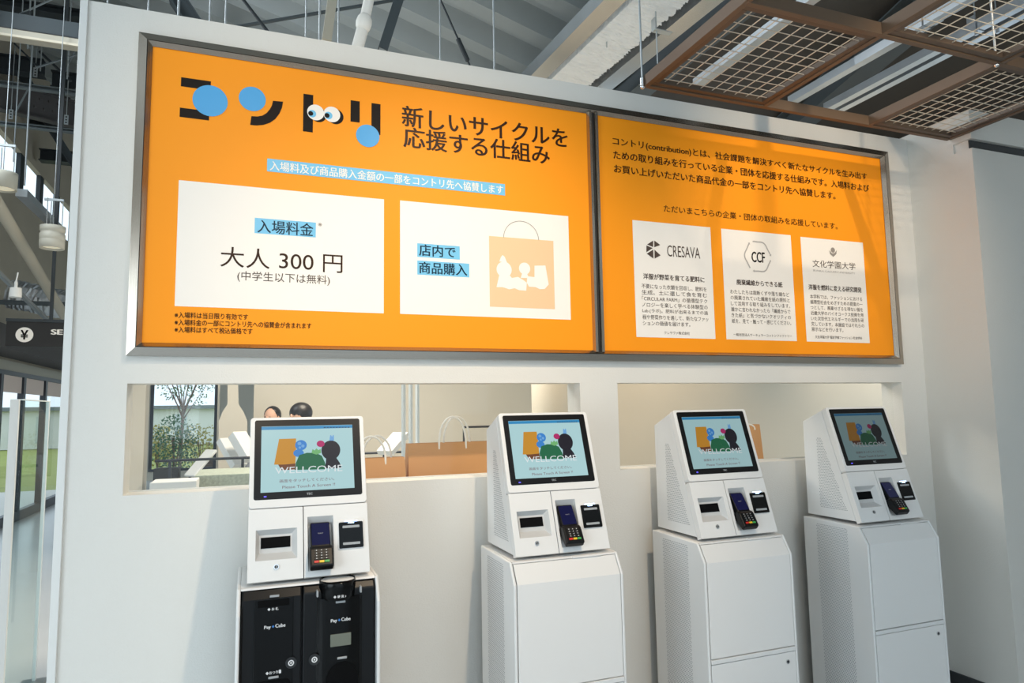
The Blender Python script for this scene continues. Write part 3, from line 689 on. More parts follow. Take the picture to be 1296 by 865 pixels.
    mb = MB(O); text_in(mb, 'WAIT', .212, .229, -.044, -.040, lambda u, v: TP(u, -v, .0032), 0, 2); mb.build('screen_text', M_LGREY, tm)
    mb = MB(O)
    for r_ in range(4):
        for c_i in range(3): tplate(mb, .1985+c_i*.0155, .2105+c_i*.0155, .101+r_*.0092, .1075+r_*.0092, .0070, .0098)
    mb.build('number_key', M_BLKS, tm)
    mb = MB(O)
    for r_ in range(4):
        for c_i in range(3): tplate(mb, .2033+c_i*.0155, .2057+c_i*.0155, .1028+r_*.0092, .1058+r_*.0092, .0090, .0102)
    mb.build('key_numeral', M_LBL, tm)
    for c_i, (nm, col) in enumerate((('red_key', srgb(214, 50, 44)), ('yellow_key', srgb(240, 200, 50)), ('green_key', srgb(70, 168, 84)))):
        mb = MB(O); tplate(mb, .1965+c_i*.0165, .211+c_i*.0165, .1385, .1455, .0058, .0086); mb.build(nm, mat(nm, col, .4), tm)

def vent(mb, poly, x, sx, pitch=.0088, r=.0021):
    """rows of small round holes inside polygon (y,z) on the plane x"""
    ys = [p[0] for p in poly]; zs = [p[1] for p in poly]
    def inside(y, z):
        c = False; n = len(poly); j = n-1
        for i in range(n):
            (yi, zi), (yj, zj) = poly[i], poly[j]
            if (zi > z) != (zj > z) and y < (yj-yi)*(z-zi)/(zj-zi)+yi: c = not c
            j = i
        return c
    k = 0; z = min(zs)
    while z < max(zs):
        y = min(ys)+(pitch/2 if k % 2 else 0)
        while y < max(ys):
            if inside(y, z): mb.add([(x, y+r*math.cos(math.pi/3*i), z+r*math.sin(math.pi/3*i)) for i in range(6)], [tuple(range(6))])
            y += pitch
        z += pitch*.87; k += 1

CABP = [(-.085, 0), (-.085, .949), (-.410, .945), (-.453, .873), (-.455, 0)]
def make_cabinet(root, closed=True):
    O = KO
    for x0, x1 in ((-.032, -.0205), (.3925, .404)):
        MB(O).prism(CABP, x0, x1, lambda p, a: (a, p[0], p[1])).build('cabinet_side', M_KIOSK, root, bevel=.005, seg=3)
    fr = .012 if closed else .04
    inn = [(-.090, .02), (-.090, .945), (-.410+fr+.006, .941), (-.450+fr, .866), (-.450+fr, .02)]
    MB(O).prism(inn, -.0215, .3935, lambda p, a: (a, p[0], p[1])).build('cabinet_body', mat('cabinet_inner', srgb(150, 150, 150), .6) if closed else M_BLKS, root)
    MB(O).prism([(-.088, .9485), (-.400, .9445), (-.4105, .9445), (-.4145, .938), (-.4000, .938), (-.088, .940)], -.0205, .3925, lambda p, a: (a, p[0], p[1])).build('cabinet_top', M_KIOSK, root, bevel=.0015)
    if closed:
        q = [(-.4125, .9395), (-.4130, .9370), (-.4515, .8730), (-.4525, .513), (-.4425, .513), (-.4415, .8755), (-.403, .9395)]
        q = [(-.4135, .9362), (-.4515, .8730), (-.4528, .513), (-.4425, .513), (-.4415, .8755), (-.4050, .9362)]
        MB(O).prism(q, -.0180, .3900, lambda p, a: (a, p[0], p[1])).build('upper_door', M_KIOSK2, root, bevel=.0012)
        MB(O).box(-.0195, .3915, -.4570, -.440, .494, .510).build('door_rail', M_KIOSK, root, bevel=.0015)
        MB(O).box(-.0180, .3900, -.4535, -.440, .045, .491).build('lower_door', M_KIOSK2, root, bevel=.0012)
        c = Vector((.347, -.4535, .456)); mb = MB(O); mb.tube(c, c+Vector((0, -.004, 0)), .0085, 18); lk = mb.build('door_lock', M_CHROME, root)
        mb = MB(O); mb.tube(c+Vector((0, -.0042, 0)), c+Vector((0, -.005, 0)), .005, 12); mb.build('key_cylinder', M_BLKS, lk)
        # lip that covers the coin tray
        MB(O).prism([(-.405, .9460), (-.4150, .9445), (-.4190, .9385), (-.4150, .9372), (-.405, .9400)], .214, .330, lambda p, a: (a, p[0], p[1])).build('tray_lip', M_KIOSK, root, bevel=.0015)
    for x, nx in ((-.0324, -1), (.4044, 1)):
        mb = MB(O); vent(mb, [(-.345, .925), (-.168, .925), (-.168, .12), (-.345, .12)], x, nx); mb.build('cabinet_vent', M_HOLE, root)['kind'] = 'stuff'
    for x, nx in ((-.0034, -1), (.3774, 1)):
        mb = MB(O); vent(mb, [(-.170, 1.325), (-.198, 1.325), (-.326, 1.003), (-.170, 1.003)], x, nx); mb.build('head_vent', M_HOLE, root)['kind'] = 'stuff'
    MB(O).box(-.024, .396, -.44, -.10, 0, .03).build('plinth', M_BASE, root)

SM_A = screen_mats('', .70); SM_B = screen_mats('_dim', .50); SM_C = screen_mats('_dimmest', .17)  # dimming from the slanted view is put into the emission of the right screens
OFFS = [(0, 0), (.8975, -.0053), (1.6928, -.0029), (2.5466, .0011)]
LBL = ['leftmost payment kiosk, white head on an open cabinet with black bill and coin units',
       'second white payment kiosk from the left, closed cabinet, below the steel bar dividing the sign',
       'third white payment kiosk from the left, closed cabinet, a small paper bag behind it',
       'rightmost white payment kiosk beside the side wall, with the darkest screen']
def kiosk_root(i): return empty('payment_kiosk', (KO[0]+OFFS[i][0], KO[1]+OFFS[i][1], 0), LBL[i], 'kiosk', 'payment kiosks in front of the wall')
K2 = kiosk_root(1); make_head(K2, SM_A); make_cabinet(K2, True)
# third and fourth: copies with their own screens
for i, sm in ((2, SM_B), (3, SM_C)):
    c = copy_tree(K2); c.location = (KO[0]+OFFS[i][0], KO[1]+OFFS[i][1], 0); c['label'] = LBL[i]
    for ch in c.children:
        for g in ch.children:
            if g.name.startswith('display'):
                g.data = g.data.copy()
                for k, m_ in enumerate(sm): g.data.materials[k] = m_
# first: same head, open cabinet
K1 = kiosk_root(0)
for ch in list(K2.children):
    if ch.name.split('.')[0] in ('head_body', 'side_panel', 'top_cover', 'monitor_surround', 'screen_bezel', 'printer_panel', 'reader_panel', 'contactless_reader', 'card_terminal'):
        copy_tree(ch, K1)
make_cabinet(K1, False)
O = KO; YF = -.430
# bill unit
mb = MB(O); q = [(-.395, .030), (-.395, .925), (-.412, .938), (YF, .912), (YF, .030)]
mb.prism(q, -.0165, .160, lambda p, a: (a, p[0], p[1])); bu = mb.build('bill_unit', M_BLK, K1, bevel=.004)
mb = MB(O); mb.box(.019, .135, YF-.004, YF+.002, .35, .912); mb.build('bill_fascia', M_BLKG, bu, bevel=.002)
mb = MB(O); mb.box(.030, .122, YF-.0062, YF-.003, .888, .908); mb.build('bill_inlet', M_SLOT, bu)
def bars(n, x0, x1, z, par, y=YF-.0066): MB(O).box(x0, x1, y, y+.003, z-.0035, z+.0035).build(n, M_LGREY, par, bevel=.001, seg=1)
bars('inlet_bar', .064, .092, .9215-.002, bu, YF-.007)
def ktext(par, body, x0, x1, zc, h, m_=M_LBL, y=YF-.0048, bold=.02): mb = MB(O); text_in(mb, body, x0, x1, zc-h/2, zc+h/2, lambda u, v: (u, y, v), bold, 3); mb.build('lettering', m_, par)
ktext(bu, '◆ お 札', .058, .090, .882-.001, .009, y=YF-.0066)
ktext(bu, 'Pay', .0495, .069, .8265, .0125); ktext(bu, 'Cube', .0820, .1115, .8290, .0105)
mb = MB(O); mb.add([(.0715, YF-.0048, .828), (.0755, YF-.0048, .8235), (.0795, YF-.0048, .828), (.0755, YF-.0048, .8325)], [(0, 1, 2, 3)]); mb.build('blue_mark', mat('mark_blue', srgb(60, 120, 190), .4), bu)
ktext(bu, '◆おつり', .056, .092, .691, .0095); 
mb = MB(O); mb.prism(rrect(.094, .101, .686, .697, .002, 2), YF-.0052, YF-.0048, lambda p, a: (p[0], a, p[1])); mb.build('bill_symbol', M_LBL, bu)
bars('outlet_bar', .064, .094, .6770, bu, YF-.007)
mb = MB(O); mb.prism(rrect(.026, .128, .54, .668, .012, 4), YF-.0058, YF-.0035, lambda p, a: (p[0], a, p[1])); mb.build('bill_outlet', M_SLOT, bu)
def knob(par, x, z):
    mb = MB(O); c = Vector((x, YF+.001, z)); mb.tube(c, c+Vector((0, -.008, 0)), .017, 24); k = mb.build('lock_knob', M_BLKS, par, bevel=.001, seg=1)
knob(bu, .130, .7130); knob(bu, .130-.0, .7130) if False else None
def ringmark(par, x, z):
    mb = MB(O); 
    for i in range(24):
        a0, a1 = 2*math.pi*i/24, 2*math.pi*(i+1)/24; y = YF-.0076
        mb.add([(x+r_*math.cos(a), y, z+r_*math.sin(a)) for r_, a in ((.0055, a0), (.0090, a0), (.0090, a1), (.0055, a1))], [(0, 1, 2, 3)])
    mb.add([(x+.003*math.cos(2*math.pi*i/8), YF-.0076, z+.003*math.sin(2*math.pi*i/8)) for i in range(8)], [tuple(range(8))])
    mb.build('lock_mark', M_LBL, par)
ringmark(bu, .130, .7130)
# coin unit
mb = MB(O); mb.prism([(-.395, .030), (-.395, .930), (-.414, .936), (YF, .915), (YF, .030)], .164, .3885, lambda p, a: (a, p[0], p[1])); cu_ = mb.build('coin_unit', M_BLK, K1, bevel=.004)
# bulged fascia below the hopper, a shallow half round column
mb = MB(O); pr = [(x_, YF-.020*math.sin(math.pi*(x_-.205)/(.348-.205))**.7 if .205 < x_ < .348 else YF) for x_ in [.205+(.348-.205)*i/16 for i in range(17)]]
pr = pr+[(.348, YF+.004), (.205, YF+.004)]
mb.smooth = False; mb.prism(pr, .03, .895, lambda p, a: (p[0], p[1], a)); cf = mb.build('coin_fascia', M_BLKG, cu_)
HC = Vector((.2715, -.410, .925))
mb = MB(O); mb.lathe([(.053, -.034), (.0565, -.026), (.0580, .016), (.0560, .024), (.0535, .022), (.052, -.004), (.0, -.010)], HC, 32); mb.lathe([(0.0, -.034), (.053, -.034)], HC, 32); mb.build('coin_hopper', M_BLKG, cu_)
for x_ in (.203, .338): MB(O).box(x_, x_+.006, -.452, -.43, .905, .925).build('hopper_hinge', M_LGREY, cu_, bevel=.002)
FB = YF-.0205
bars('hopper_bar', .262, .292, .884, cu_, FB-.003)
ktext(cu_, '◆ 硬 貨 ♪', .253, .292, .9045, .009, y=-.4684, bold=.02)
ktext(cu_, 'Pay', .2475, .267, .8265, .0125, y=FB); ktext(cu_, 'Cube', .2800, .3085, .829, .0105, y=FB)
mb = MB(O); mb.add([(.2695, FB, .828), (.2735, FB, .8235), (.2775, FB, .828), (.2735, FB, .8325)], [(0, 1, 2, 3)]); mb.build('blue_mark', mat('mark_blue', srgb(60, 120, 190), .4), cu_)
mb = MB(O); mb.box(.2465, .311, FB-.002, FB+.01, .748, .786); mb.build('amount_display', mat('lcd_grey', srgb(112, 116, 104), .25), cu_, bevel=.002)
bars('outlet_bar', .268, .298, .712, cu_, FB-.003)
arch = [(.233, .54)]+[(.283-.050*math.cos(math.pi*i/20), .640+.060*math.sin(math.pi*i/20)) for i in range(21)]+[(.333, .54)]
mb = MB(O); mb.prism(arch, FB-.0012, FB+.008, lambda p, a: (p[0], a, p[1])); mb.build('coin_outlet', M_SLOT, cu_)
knob(cu_, .200, .7130); ringmark(cu_, .200, .7130)

# ================================================================== HUNG GRID CEILING
GZ = 2.90
gx = [1.606, 2.251, 2.922, 3.500]; gy = [-.263, -.920, -1.578]
cg = empty('hung_ceiling_grid', (2.55, -.92, GZ), 'bronze metal ceiling grid hung above the right half of the wall', 'ceiling grid')
GO = (2.55, -.92, GZ)
for x in gx: MB(GO).box(x-.012, x+.012, gy[-1], gy[0], GZ, GZ+.05).build('grid_bar', M_BRONZE, cg, bevel=.002)
for y in gy: MB(GO).box(gx[0], gx[-1], y-.012, y+.012, GZ-.001, GZ+.049).build('grid_bar', M_BRONZE, cg, bevel=.002)
for x, y in ((gx[0], gy[0]+.0), (gx[2], gy[1]), (gx[0], gy[2]), (gx[2], gy[2])):
    mb = MB(GO); mb.tube((x-.02, y+.0, GZ+.02), (x-.02, y+.0, roofz(x)+.0), .0045, 8); r_ = mb.build('hanger_rod', M_GALVROD, cg)
    mb = MB(GO); mb.ball((x-.02, y, GZ-.004), .011, n=10); mb.tube((x-.02, y, GZ), (x-.02, y, GZ+.035), .010, 8); mb.build('hanger_nut', M_CHROME, r_)
LG = {(0, 0): 'wire mesh ceiling panel at the left end of the hung grid, nearest the sign', (2, 0): 'wire mesh ceiling panel at the right end of the grid, by the side wall',
      (1, 1): 'wire mesh ceiling panel in the second row, at the top of the view'}
first = None
for (i, j), lb in LG.items():
    x0, x1, y1, y0 = gx[i]+.014, gx[i+1]-.014, gy[j]-.014, gy[j+1]+.014
    c = ((x0+x1)/2, (y0+y1)/2, GZ+.006); r_ = empty('wire_mesh_panel', c, lb, 'ceiling panel', 'wire mesh ceiling panels')
    t = .026
    for a in ((x0, x1, y0, y0+t), (x0, x1, y1-t, y1), (x0, x0+t, y0+t, y1-t), (x1-t, x1, y0+t, y1-t)):
        MB(c).box(a[0], a[1], a[2], a[3], GZ+.004, GZ+.026).build('panel_frame', M_BRONZE2, r_, bevel=.0015, seg=1)
    n = 9
    for k in range(n):
        x = x0+t+(x1-x0-2*t)*(k+.5)/n; MB(c).tube((x, y0+t*.6, GZ+.016), (x, y1-t*.6, GZ+.016), .0021, 6).build('wire', M_WIRE, r_)
    n = 10
    for k in range(n):
        y = y0+t+(y1-y0-2*t)*(k+.5)/n; MB(c).tube((x0+t*.6, y, GZ+.0122), (x1-t*.6, y, GZ+.0122), .0018, 6).build('wire', M_WIRE, r_)
# galvanised strut channels over the grid
CH = [(936, 70, 'leftmost, above the left mesh panel'), (1074, 90, 'left one over the open bay'), (1128, 107, 'right one over the open bay'), (1195, 20, 'over the second-row mesh panel'), (1250, 32, 'rightmost, near the view edge')]
for k, (px, py, lb) in enumerate(CH):
    z = 3.42 if k != 1 else 3.36; p = PZ(px, py, z); r_ = empty('strut_channel', (p.x, -.6, z), 'galvanised strut channel over the hung grid, '+lb, 'channel', 'strut channels over the grid')
    o_ = (p.x, -.6, z); y1 = .55 if k != 1 else -.06
    mb = MB(o_); mb.box(p.x-.026, p.x+.026, -3.0, y1, z-.002, z); mb.box(p.x-.026, p.x-.023, -3.0, y1, z, z+.045); mb.box(p.x+.023, p.x+.026, -3.0, y1, z, z+.045); mb.build('channel', M_GALV, r_)
    for yy in ((-.45, -2.2) if k != 2 else (-.5, -2.3)):
        mb = MB(o_); mb.tube((p.x, yy, z), (p.x, yy, roofz(p.x)+.1), .0042, 8); rr = mb.build('hanger_rod', M_GALVROD, r_)
        mb = MB(o_); mb.box(p.x-.03, p.x+.03, yy-.022, yy+.022, z-.006, z-.002); mb.box(p.x-.034, p.x-.03, yy-.022, yy+.022, z-.006, z+.075); mb.tube((p.x, yy, z-.02), (p.x, yy, z-.006), .009, 6); mb.build('clamp', M_GALV, rr)
# track with the spotlights that light the wall
tk = empty('spotlight_track', (2.2, -2.3, 3.95), 'black spotlight track above the viewer with four spotlights', 'light track')
mb = MB((2.2, -2.3, 3.95)); mb.box(-.8, 3.2, -2.34, -2.30, 4.0, 4.03); mb.build('track', M_BLK, tk)
for a_, b_, e_, r_, w_ in SPOTS:
    x, y = a_[0], a_[1]; d = (Vector(b_)-Vector(a_)).normalized(); p = Vector(a_)
    mb = MB((2.2, -2.3, 3.95)); mb.tube(p-d*.26, p-d*.10, .05, 16, .06, cap=False); mb.tube((x, y-.02, 4.0 if p.z < 4 else 4.3), p-d*.22, .008, 8); mb.build('spotlight', M_BLK, tk)

# ================================================================== OVERHEAD STEEL
def member(name, p0, p1, w, h, shape, m_, label, cat='beam', t=.012, group=None):
    p0 = Vector(p0); p1 = Vector(p1); c = (p0+p1)/2
    return tag_o(MB(c).beam(p0, p1, w, h, shape, t).build(name, m_), c, label, cat, group)
def tag_o(o, c, label, cat, group=None): o.location = c; return tag(o, label, cat, group)
# sloping fireproofed main beam between two channels (upper middle)
zb = 3.95
def dirbeam(a, b, z0, z1, ext=.35):
    p, q = PZ(*a, z0), PZ(*b, z1); d = q-p; return p-d*ext, q+d*.6
p, q = dirbeam((695, 108), (808, 0), zb, zb)
c = (p+q)/2; L = (q-p).length; d = (q-p).normalized(); a = d.cross(Vector((0, 0, 1))).normalized(); u = a.cross(d)
n1, n2 = 300, 32; mb = MB(c); vs = []
for i in range(n1+1):
    for j in range(n2):
        t = 2*math.pi*j/n2; sx, sz = math.cos(t), math.sin(t); k = max(abs(sx), abs(sz)); rj = 1+random.uniform(-.045, .045)
        vs.append(p+d*(L*i/n1+random.uniform(-.003, .003))+a*(sx/k*.15*rj)+u*(sz/k*.13*rj))
mb.smooth = False
mb.add(vs, [(i*n2+j, i*n2+(j+1) % n2, (i+1)*n2+(j+1) % n2, (i+1)*n2+j) for i in range(n1) for j in range(n2)])
tag_o(mb.build('fireproofed_beam', M_FIRE), c, 'roof beam coated with rough white sprayed fireproofing, left of the hung grid', 'beam')
for s_, lb in ((-1, 'left'), (1, 'right')):
    o_ = a*(.26*s_)+u*(-.10)
    member('cable_channel', p+o_, q+o_, .12, .09, 'box', M_GALVX, 'long galvanised cable channel on the %s side of the white fireproofed beam' % lb, 'channel', .004, 'cable channels beside the fireproofed beam')
# hanger bracket near the grid
for px, py in ((838, 40),):
    p0 = PZ(px, py, 3.7); mb = MB(p0); mb.box(p0.x-.06, p0.x+.06, p0.y-.02, p0.y+.02, p0.z-.005, p0.z); mb.box(p0.x-.06, p0.x-.055, p0.y-.02, p0.y+.02, p0.z, p0.z+.07); mb.tube((p0.x-.04, p0.y, p0.z-.22), (p0.x-.04, p0.y, p0.z+.6), .004, 6)
    tag_o(mb.build('hanger_bracket', M_GALVROD), p0, 'small steel hanger bracket with a rod above the left mesh panel', 'bracket')
# second dark beams at right above the grid
for k, (a_, b_, z_) in enumerate((((790, 118), (930, 0), 4.0), ((1010, 150), (1180, 0), 4.05))):
    p, q = dirbeam(a_, b_, z_, z_, .2); member('roof_girder', p, q, .18, .22, 'H', M_STEEL_D, ('dark steel roof girder right of the white fireproofed beam', 'dark steel roof girder over the open bay of the grid')[k], 'beam')

# beams crossing the hall on the left
def xbeam(name, px, py, y, x0, x1, w, h, shape, m_, label, cat='beam', t=.012):
    p = PY(px, py, y); return member(name, (x0, y, p.z), (x1, y, p.z), w, h, shape, m_, label, cat, t)
xbeam('roof_purlin', 50, 12, 6.0, -3.15, .9, .14, .10, 'H', M_STEEL_DD, 'topmost dark roof purlin left of the sign wall')
xbeam('deep_beam', 50, 36, 4.6, -3.15, .6, .16, .15, 'box', M_STEEL_D, 'deep grey beam crossing the hall at the upper left')
p = PY(50, 52, 4.55); tg = empty('light_trough', (-1.6, 4.5, p.z), 'long beige trough with two edge strips under the deep grey beam', 'trough')
mb = MB((-1.6, 4.5, p.z)); mb.box(-3.15, .6, 4.45, 4.58, p.z-.035, p.z+.035); mb.build('trough_body', M_BEIGE, tg)
mb = MB((-1.6, 4.5, p.z)); mb.box(-3.15, .6, 4.43, 4.45, p.z-.052, p.z-.030); mb.build('edge_strip', mat('pale_wood_strip', srgb(214, 204, 184), .6), tg)
mb = MB((-1.6, 4.5, p.z)); mb.box(-3.15, .6, 4.44, 4.455, p.z+.03, p.z+.038); mb.build('shadow_strip', M_STEEL_DD, tg)
pL = PY(0, 90, 7).x; pa = PY(57, 88, 7); pb = PY(66, 99, 7.3)
member('beam_stub', (-3.15, 7, pa.z), (pa.x, 7, pa.z), .16, .20, 'H', M_STEEL_DD, 'dark beam end with a perforated bracket, under the beige trough')
member('beam_stub', (pb.x, 7.3, pb.z-.03), (.4, 7.3, pb.z-.03), .16, .22, 'H', M_STEEL_DD, 'dark beam end that starts at the gap and runs behind the sign wall')
xbeam('steel_rail', 50, 112, 6.8, -3.15, .3, .07, .06, 'C', M_STEEL_G, 'pale grey steel rail under the two dark beam ends', 'rail')
xbeam('cross_beam', 50, 153, 8.75, -3.15, .2, .16, .17, 'H', M_STEEL_DD, 'dark cross beam behind the bolted gusset girder')
xbeam('steel_rail', 50, 162, 7.4, -3.15, .2, .07, .05, 'C', M_STEEL_G, 'pale grey steel rail below the gusset girder', 'rail')
xbeam('cross_beam', 50, 197, 9.4, -3.15, .2, .18, .18, 'H', M_STEEL_DD, 'lowest dark cross beam, below the bright clerestory')
# bolted gusset girder
p0, p1 = PY(-4, 120, 7.2), PY(95, 146, 8.3)
gg = empty('gusset_girder', p0, 'sloping primer-grey girder plate with rows of bolts, left of the sign wall', 'girder')
mb = MB(p0); mb.beam(p0, p1, .03, .36); mb.beam(p0+Vector((0, 0, .18)), p1+Vector((0, 0, .18)), .16, .02); mb.beam(p0-Vector((0, 0, .18)), p1-Vector((0, 0, .18)), .16, .02); mb.build('girder_plate', M_RUST, gg)
for k in range(12):
    c = p0.lerp(p1, .35+.05*k)+Vector((0, 0, .197)); mb = MB(p0); mb.tube(c, c+Vector((0, 0, .035)), .022, 6); mb.build('bolt', M_RUST, gg)
for k in range(8):
    c = p0.lerp(p1, .4+.06*k)+Vector((0, -.015, .08-.12*(k % 2))); mb = MB(p0); mb.tube(c, c+Vector((-.01, -.03, 0)), .02, 6); mb.build('bolt', M_RUST, gg)
# perforated hanger brackets
for i, (px, py, y) in enumerate(((45, 92, 6.9), (14, 145, 6.8), (84, 152, 6.6))):
    c = PY(px, py, y); r_ = empty('hanger_bracket', c, 'perforated steel hanger bracket, %s in the left gap' % ('upper middle one', 'lower left one', 'lower right one')[i], 'bracket', 'perforated hanger brackets')
    mb = MB(c); mb.box(c.x-.022, c.x+.022, c.y-.01, c.y, c.z-.06, c.z+.06); mb.build('bracket_plate', M_GALVROD, r_)
    for k in (-.035, 0, .035): mb = MB(c); mb.box(c.x-.009, c.x+.009, c.y-.0115, c.y-.0095, c.z+k-.009, c.z+k+.009); mb.build('bracket_hole', M_STEEL_DD, r_)
    mb = MB(c); mb.tube((c.x, c.y-.005, c.z+.05), (c.x, c.y-.005, roofz(c.x)), .005, 6); mb.build('hanger_rod', M_GALVROD, r_)
# thin vertical rods from the roof
rods = [(17, 120, 205, 5.6, .006, 'left gap, nearest the picture edge'), (31, -20, 235, 5.0, .008, 'left gap, the thick one'), (35, -20, 62, 5.2, .008, 'left gap, beside the thick one'), (51, 60, 90, 6.2, .006, 'left gap, short one under the trough'), (85, 60, 100, 5.4, .006, 'left gap, short one by the wall edge'), (93, 62, 300, 4.6, .006, 'left gap, close to the wall edge'), (88, 150, 300, 5.8, .006, 'left gap, thin one close to the wall edge'),
        (134.7, -20, 40, .4, .0035, 'above the left end of the wall'), (186, -20, 60, .4, .0035, 'above the upper left corner of the sign'), (224.5, -20, 60, 1.2, .006, 'above the black logo strokes'), (264.6, -20, 60, .4, .004, 'above the first blue dot'), (284.7, -20, 60, .4, .004, 'above the gap between the blue dots'),
        (386.4, -20, 80, .4, .004, 'left of the beige duct'), (404, -20, 80, .4, .005, 'just left of the beige duct'), (428, -20, 80, .5, .004, 'right of the beige duct'), (557.3, -20, 90, .4, .0035, 'right of the white pipe'), (626, -20, 100, .4, .005, 'left of the cable channels'), (768, -20, 60, .9, .004, 'in front of the white fireproofed beam')]
for px, t_, b_, y, r_, where in rods:
    p = PY(px, b_, y); top = roofz(p.x)
    if px < 100: lo = p.z
    elif px == 768: lo = p.z
    else: lo = WZ+.01 if y > WT else WZ+.01
    y2 = p.y
    c = Vector((p.x, y2, lo)); tag_o(MB(c).tube((p.x, y2, lo), (p.x, y2, top), r_, 8).build('hanger_rod', M_GALVROD), c, 'vertical steel hanger rod, '+where, 'rod', 'hanger rods from the roof')
# diagonal braces
def rod2(a, ya, b, yb, r_, m_, label, name='brace_rod', cat='rod', n=8):
    p, q = PY(*a, ya), PY(*b, yb); c = p.copy(); return tag_o(MB(c).tube(p, q, r_, n).build(name, m_), c, label, cat)
rod2((8, 26), 5.2, (98, -16), 5.6, .010, M_GALVROD, 'slanting tie rod crossing the top of the left gap')
rod2((45, 86), 6.0, (96, 70), 6.0, .012, M_STEEL_G, 'pale slanting strut between two hanger rods in the left gap')
rod2((80, 95), 6.2, (94, 66), 6.2, .010, M_STEEL_G, 'short steep strut beside the wall edge')
rod2((18, 55), 6.3, (52, 88), 6.3, .010, M_STEEL_DD, 'thin dark tie rod left of the perforated bracket')
rod2((50, 65), 6.4, (90, 103), 6.4, .016, M_STEEL_DD, 'dark turnbuckle rod under the beige trough')
rod2((20, 142), 6.4, (36, 112), 6.4, .010, M_STEEL_G, 'slanting strut by the lower left bracket')
rod2((305, -4), 2.0, (342, 44), 2.0, .012, M_STEEL_DD, 'dark slanting tie rod above the sign, left of the duct')
rod2((300, 34), 3.2, (512, -2), 3.2, .016, M_STEEL_D, 'long grey tie rod crossing behind the duct and pipe')
tb0, tb1 = PY(555, -6, 1.6), PY(596, 86, 1.6)
r_ = empty('turnbuckle_rod', tb0, 'dark slanting rod with a turnbuckle, left of the cable channels', 'rod')
MB(tb0).tube(tb0, tb1, .007, 8).build('rod', M_STEEL_DD, r_); MB(tb0).tube(tb0.lerp(tb1, .60), tb0.lerp(tb1, .90), .017, 8).build('turnbuckle', M_STEEL_DD, r_)
p, q = PY(-8, 30, 5.0), PY(40, 16, 5.0)
r_ = empty('turnbuckle_rod', p, 'tie rod with a chain-like turnbuckle at the top left', 'rod')
MB(p).tube(p, q, .006, 6).build('rod', M_STEEL_D, r_); mb = MB(p); u_ = (q-p).normalized(); w_ = Vector((0, 0, .022)); a_, b_ = p.lerp(q, .72), p.lerp(q, .95); mb.tube(a_+w_, b_+w_, .007, 6); mb.tube(a_-w_, b_-w_, .007, 6); mb.tube(a_-w_, a_+w_, .01, 6); mb.tube(b_-w_, b_+w_, .01, 6); mb.build('turnbuckle', M_STEEL_D, r_)
p, q = PY(507, -8, 1.4), PY(484, 64, 1.4); member('steel_brace', p, q, .055, .06, 'C', M_STEEL_D, 'dark grey channel brace right of the white insulated pipe', 'brace', .006)
p, q = PY(422, -12, 1.0), PY(413, 54, 1.0); member('duct_leg', p, q, .075, .05, 'box', M_BEIGE, 'beige square duct rising behind the wall, left of the white pipe', 'duct')
# big dark diagonal rafters behind the wall top
for k, (a_, ya, b_, yb, w_, lb) in enumerate(((( 205, -30), 5.0, (255, 45), 5.0, .16, 'above the upper left corner of the sign'), ((70, -10), 7.0, (100, 40), 7.0, .22, 'at the top of the left gap'), ((15, 70), 8.2, (48, 130), 8.2, .14, 'behind the beam ends in the left gap'), ((60, 155), 8.4, (98, 215), 8.4, .10, 'below the gusset girder'))):
    p, q = PY(*a_, ya), PY(*b_, yb); d = q-p; member('rafter', p+d*(.35 if k == 0 else .5 if k == 1 else 0), q+d*(.25 if k != 2 else 0), w_, w_, 'H', M_STEEL_D, 'dark slanting rafter '+lb, 'rafter')
# white insulated pipe with elbow sleeve
p, q = PY(471, -20, .55), PY(454, 60, .55); r_ = empty('insulated_pipe', q, 'white insulated pipe with a thick sleeve rising behind the wall', 'pipe'); q2 = q+(q-p)*.3
MB(q).tube(p, q2, .026, 18).build('pipe_run', M_INSUL, r_)
m0 = p.lerp(q, .62); dd_ = (q-p).normalized(); mb = MB(q); prof = [(.0, -.045), (.026, -.043), (.036, -.025), (.040, 0), (.036, .025), (.027, .043), (.0, .045)]
rot = dd_.to_track_quat('Z', 'Y').to_matrix(); mb.lathe(prof, (0, 0, 0), 18); mb.v = [tuple(rot@(Vector(v)+Vector(q))+m0-q) for v in mb.v]; mb.build('sleeve', M_INSUL, r_)
p, q = PY(458, 40, .55), PY(452, 62, .55); MB(PY(454, 60, .55)).tube(p, q+(q-p)*.5, .03, 18).build('lower_sleeve', M_INSUL, r_)

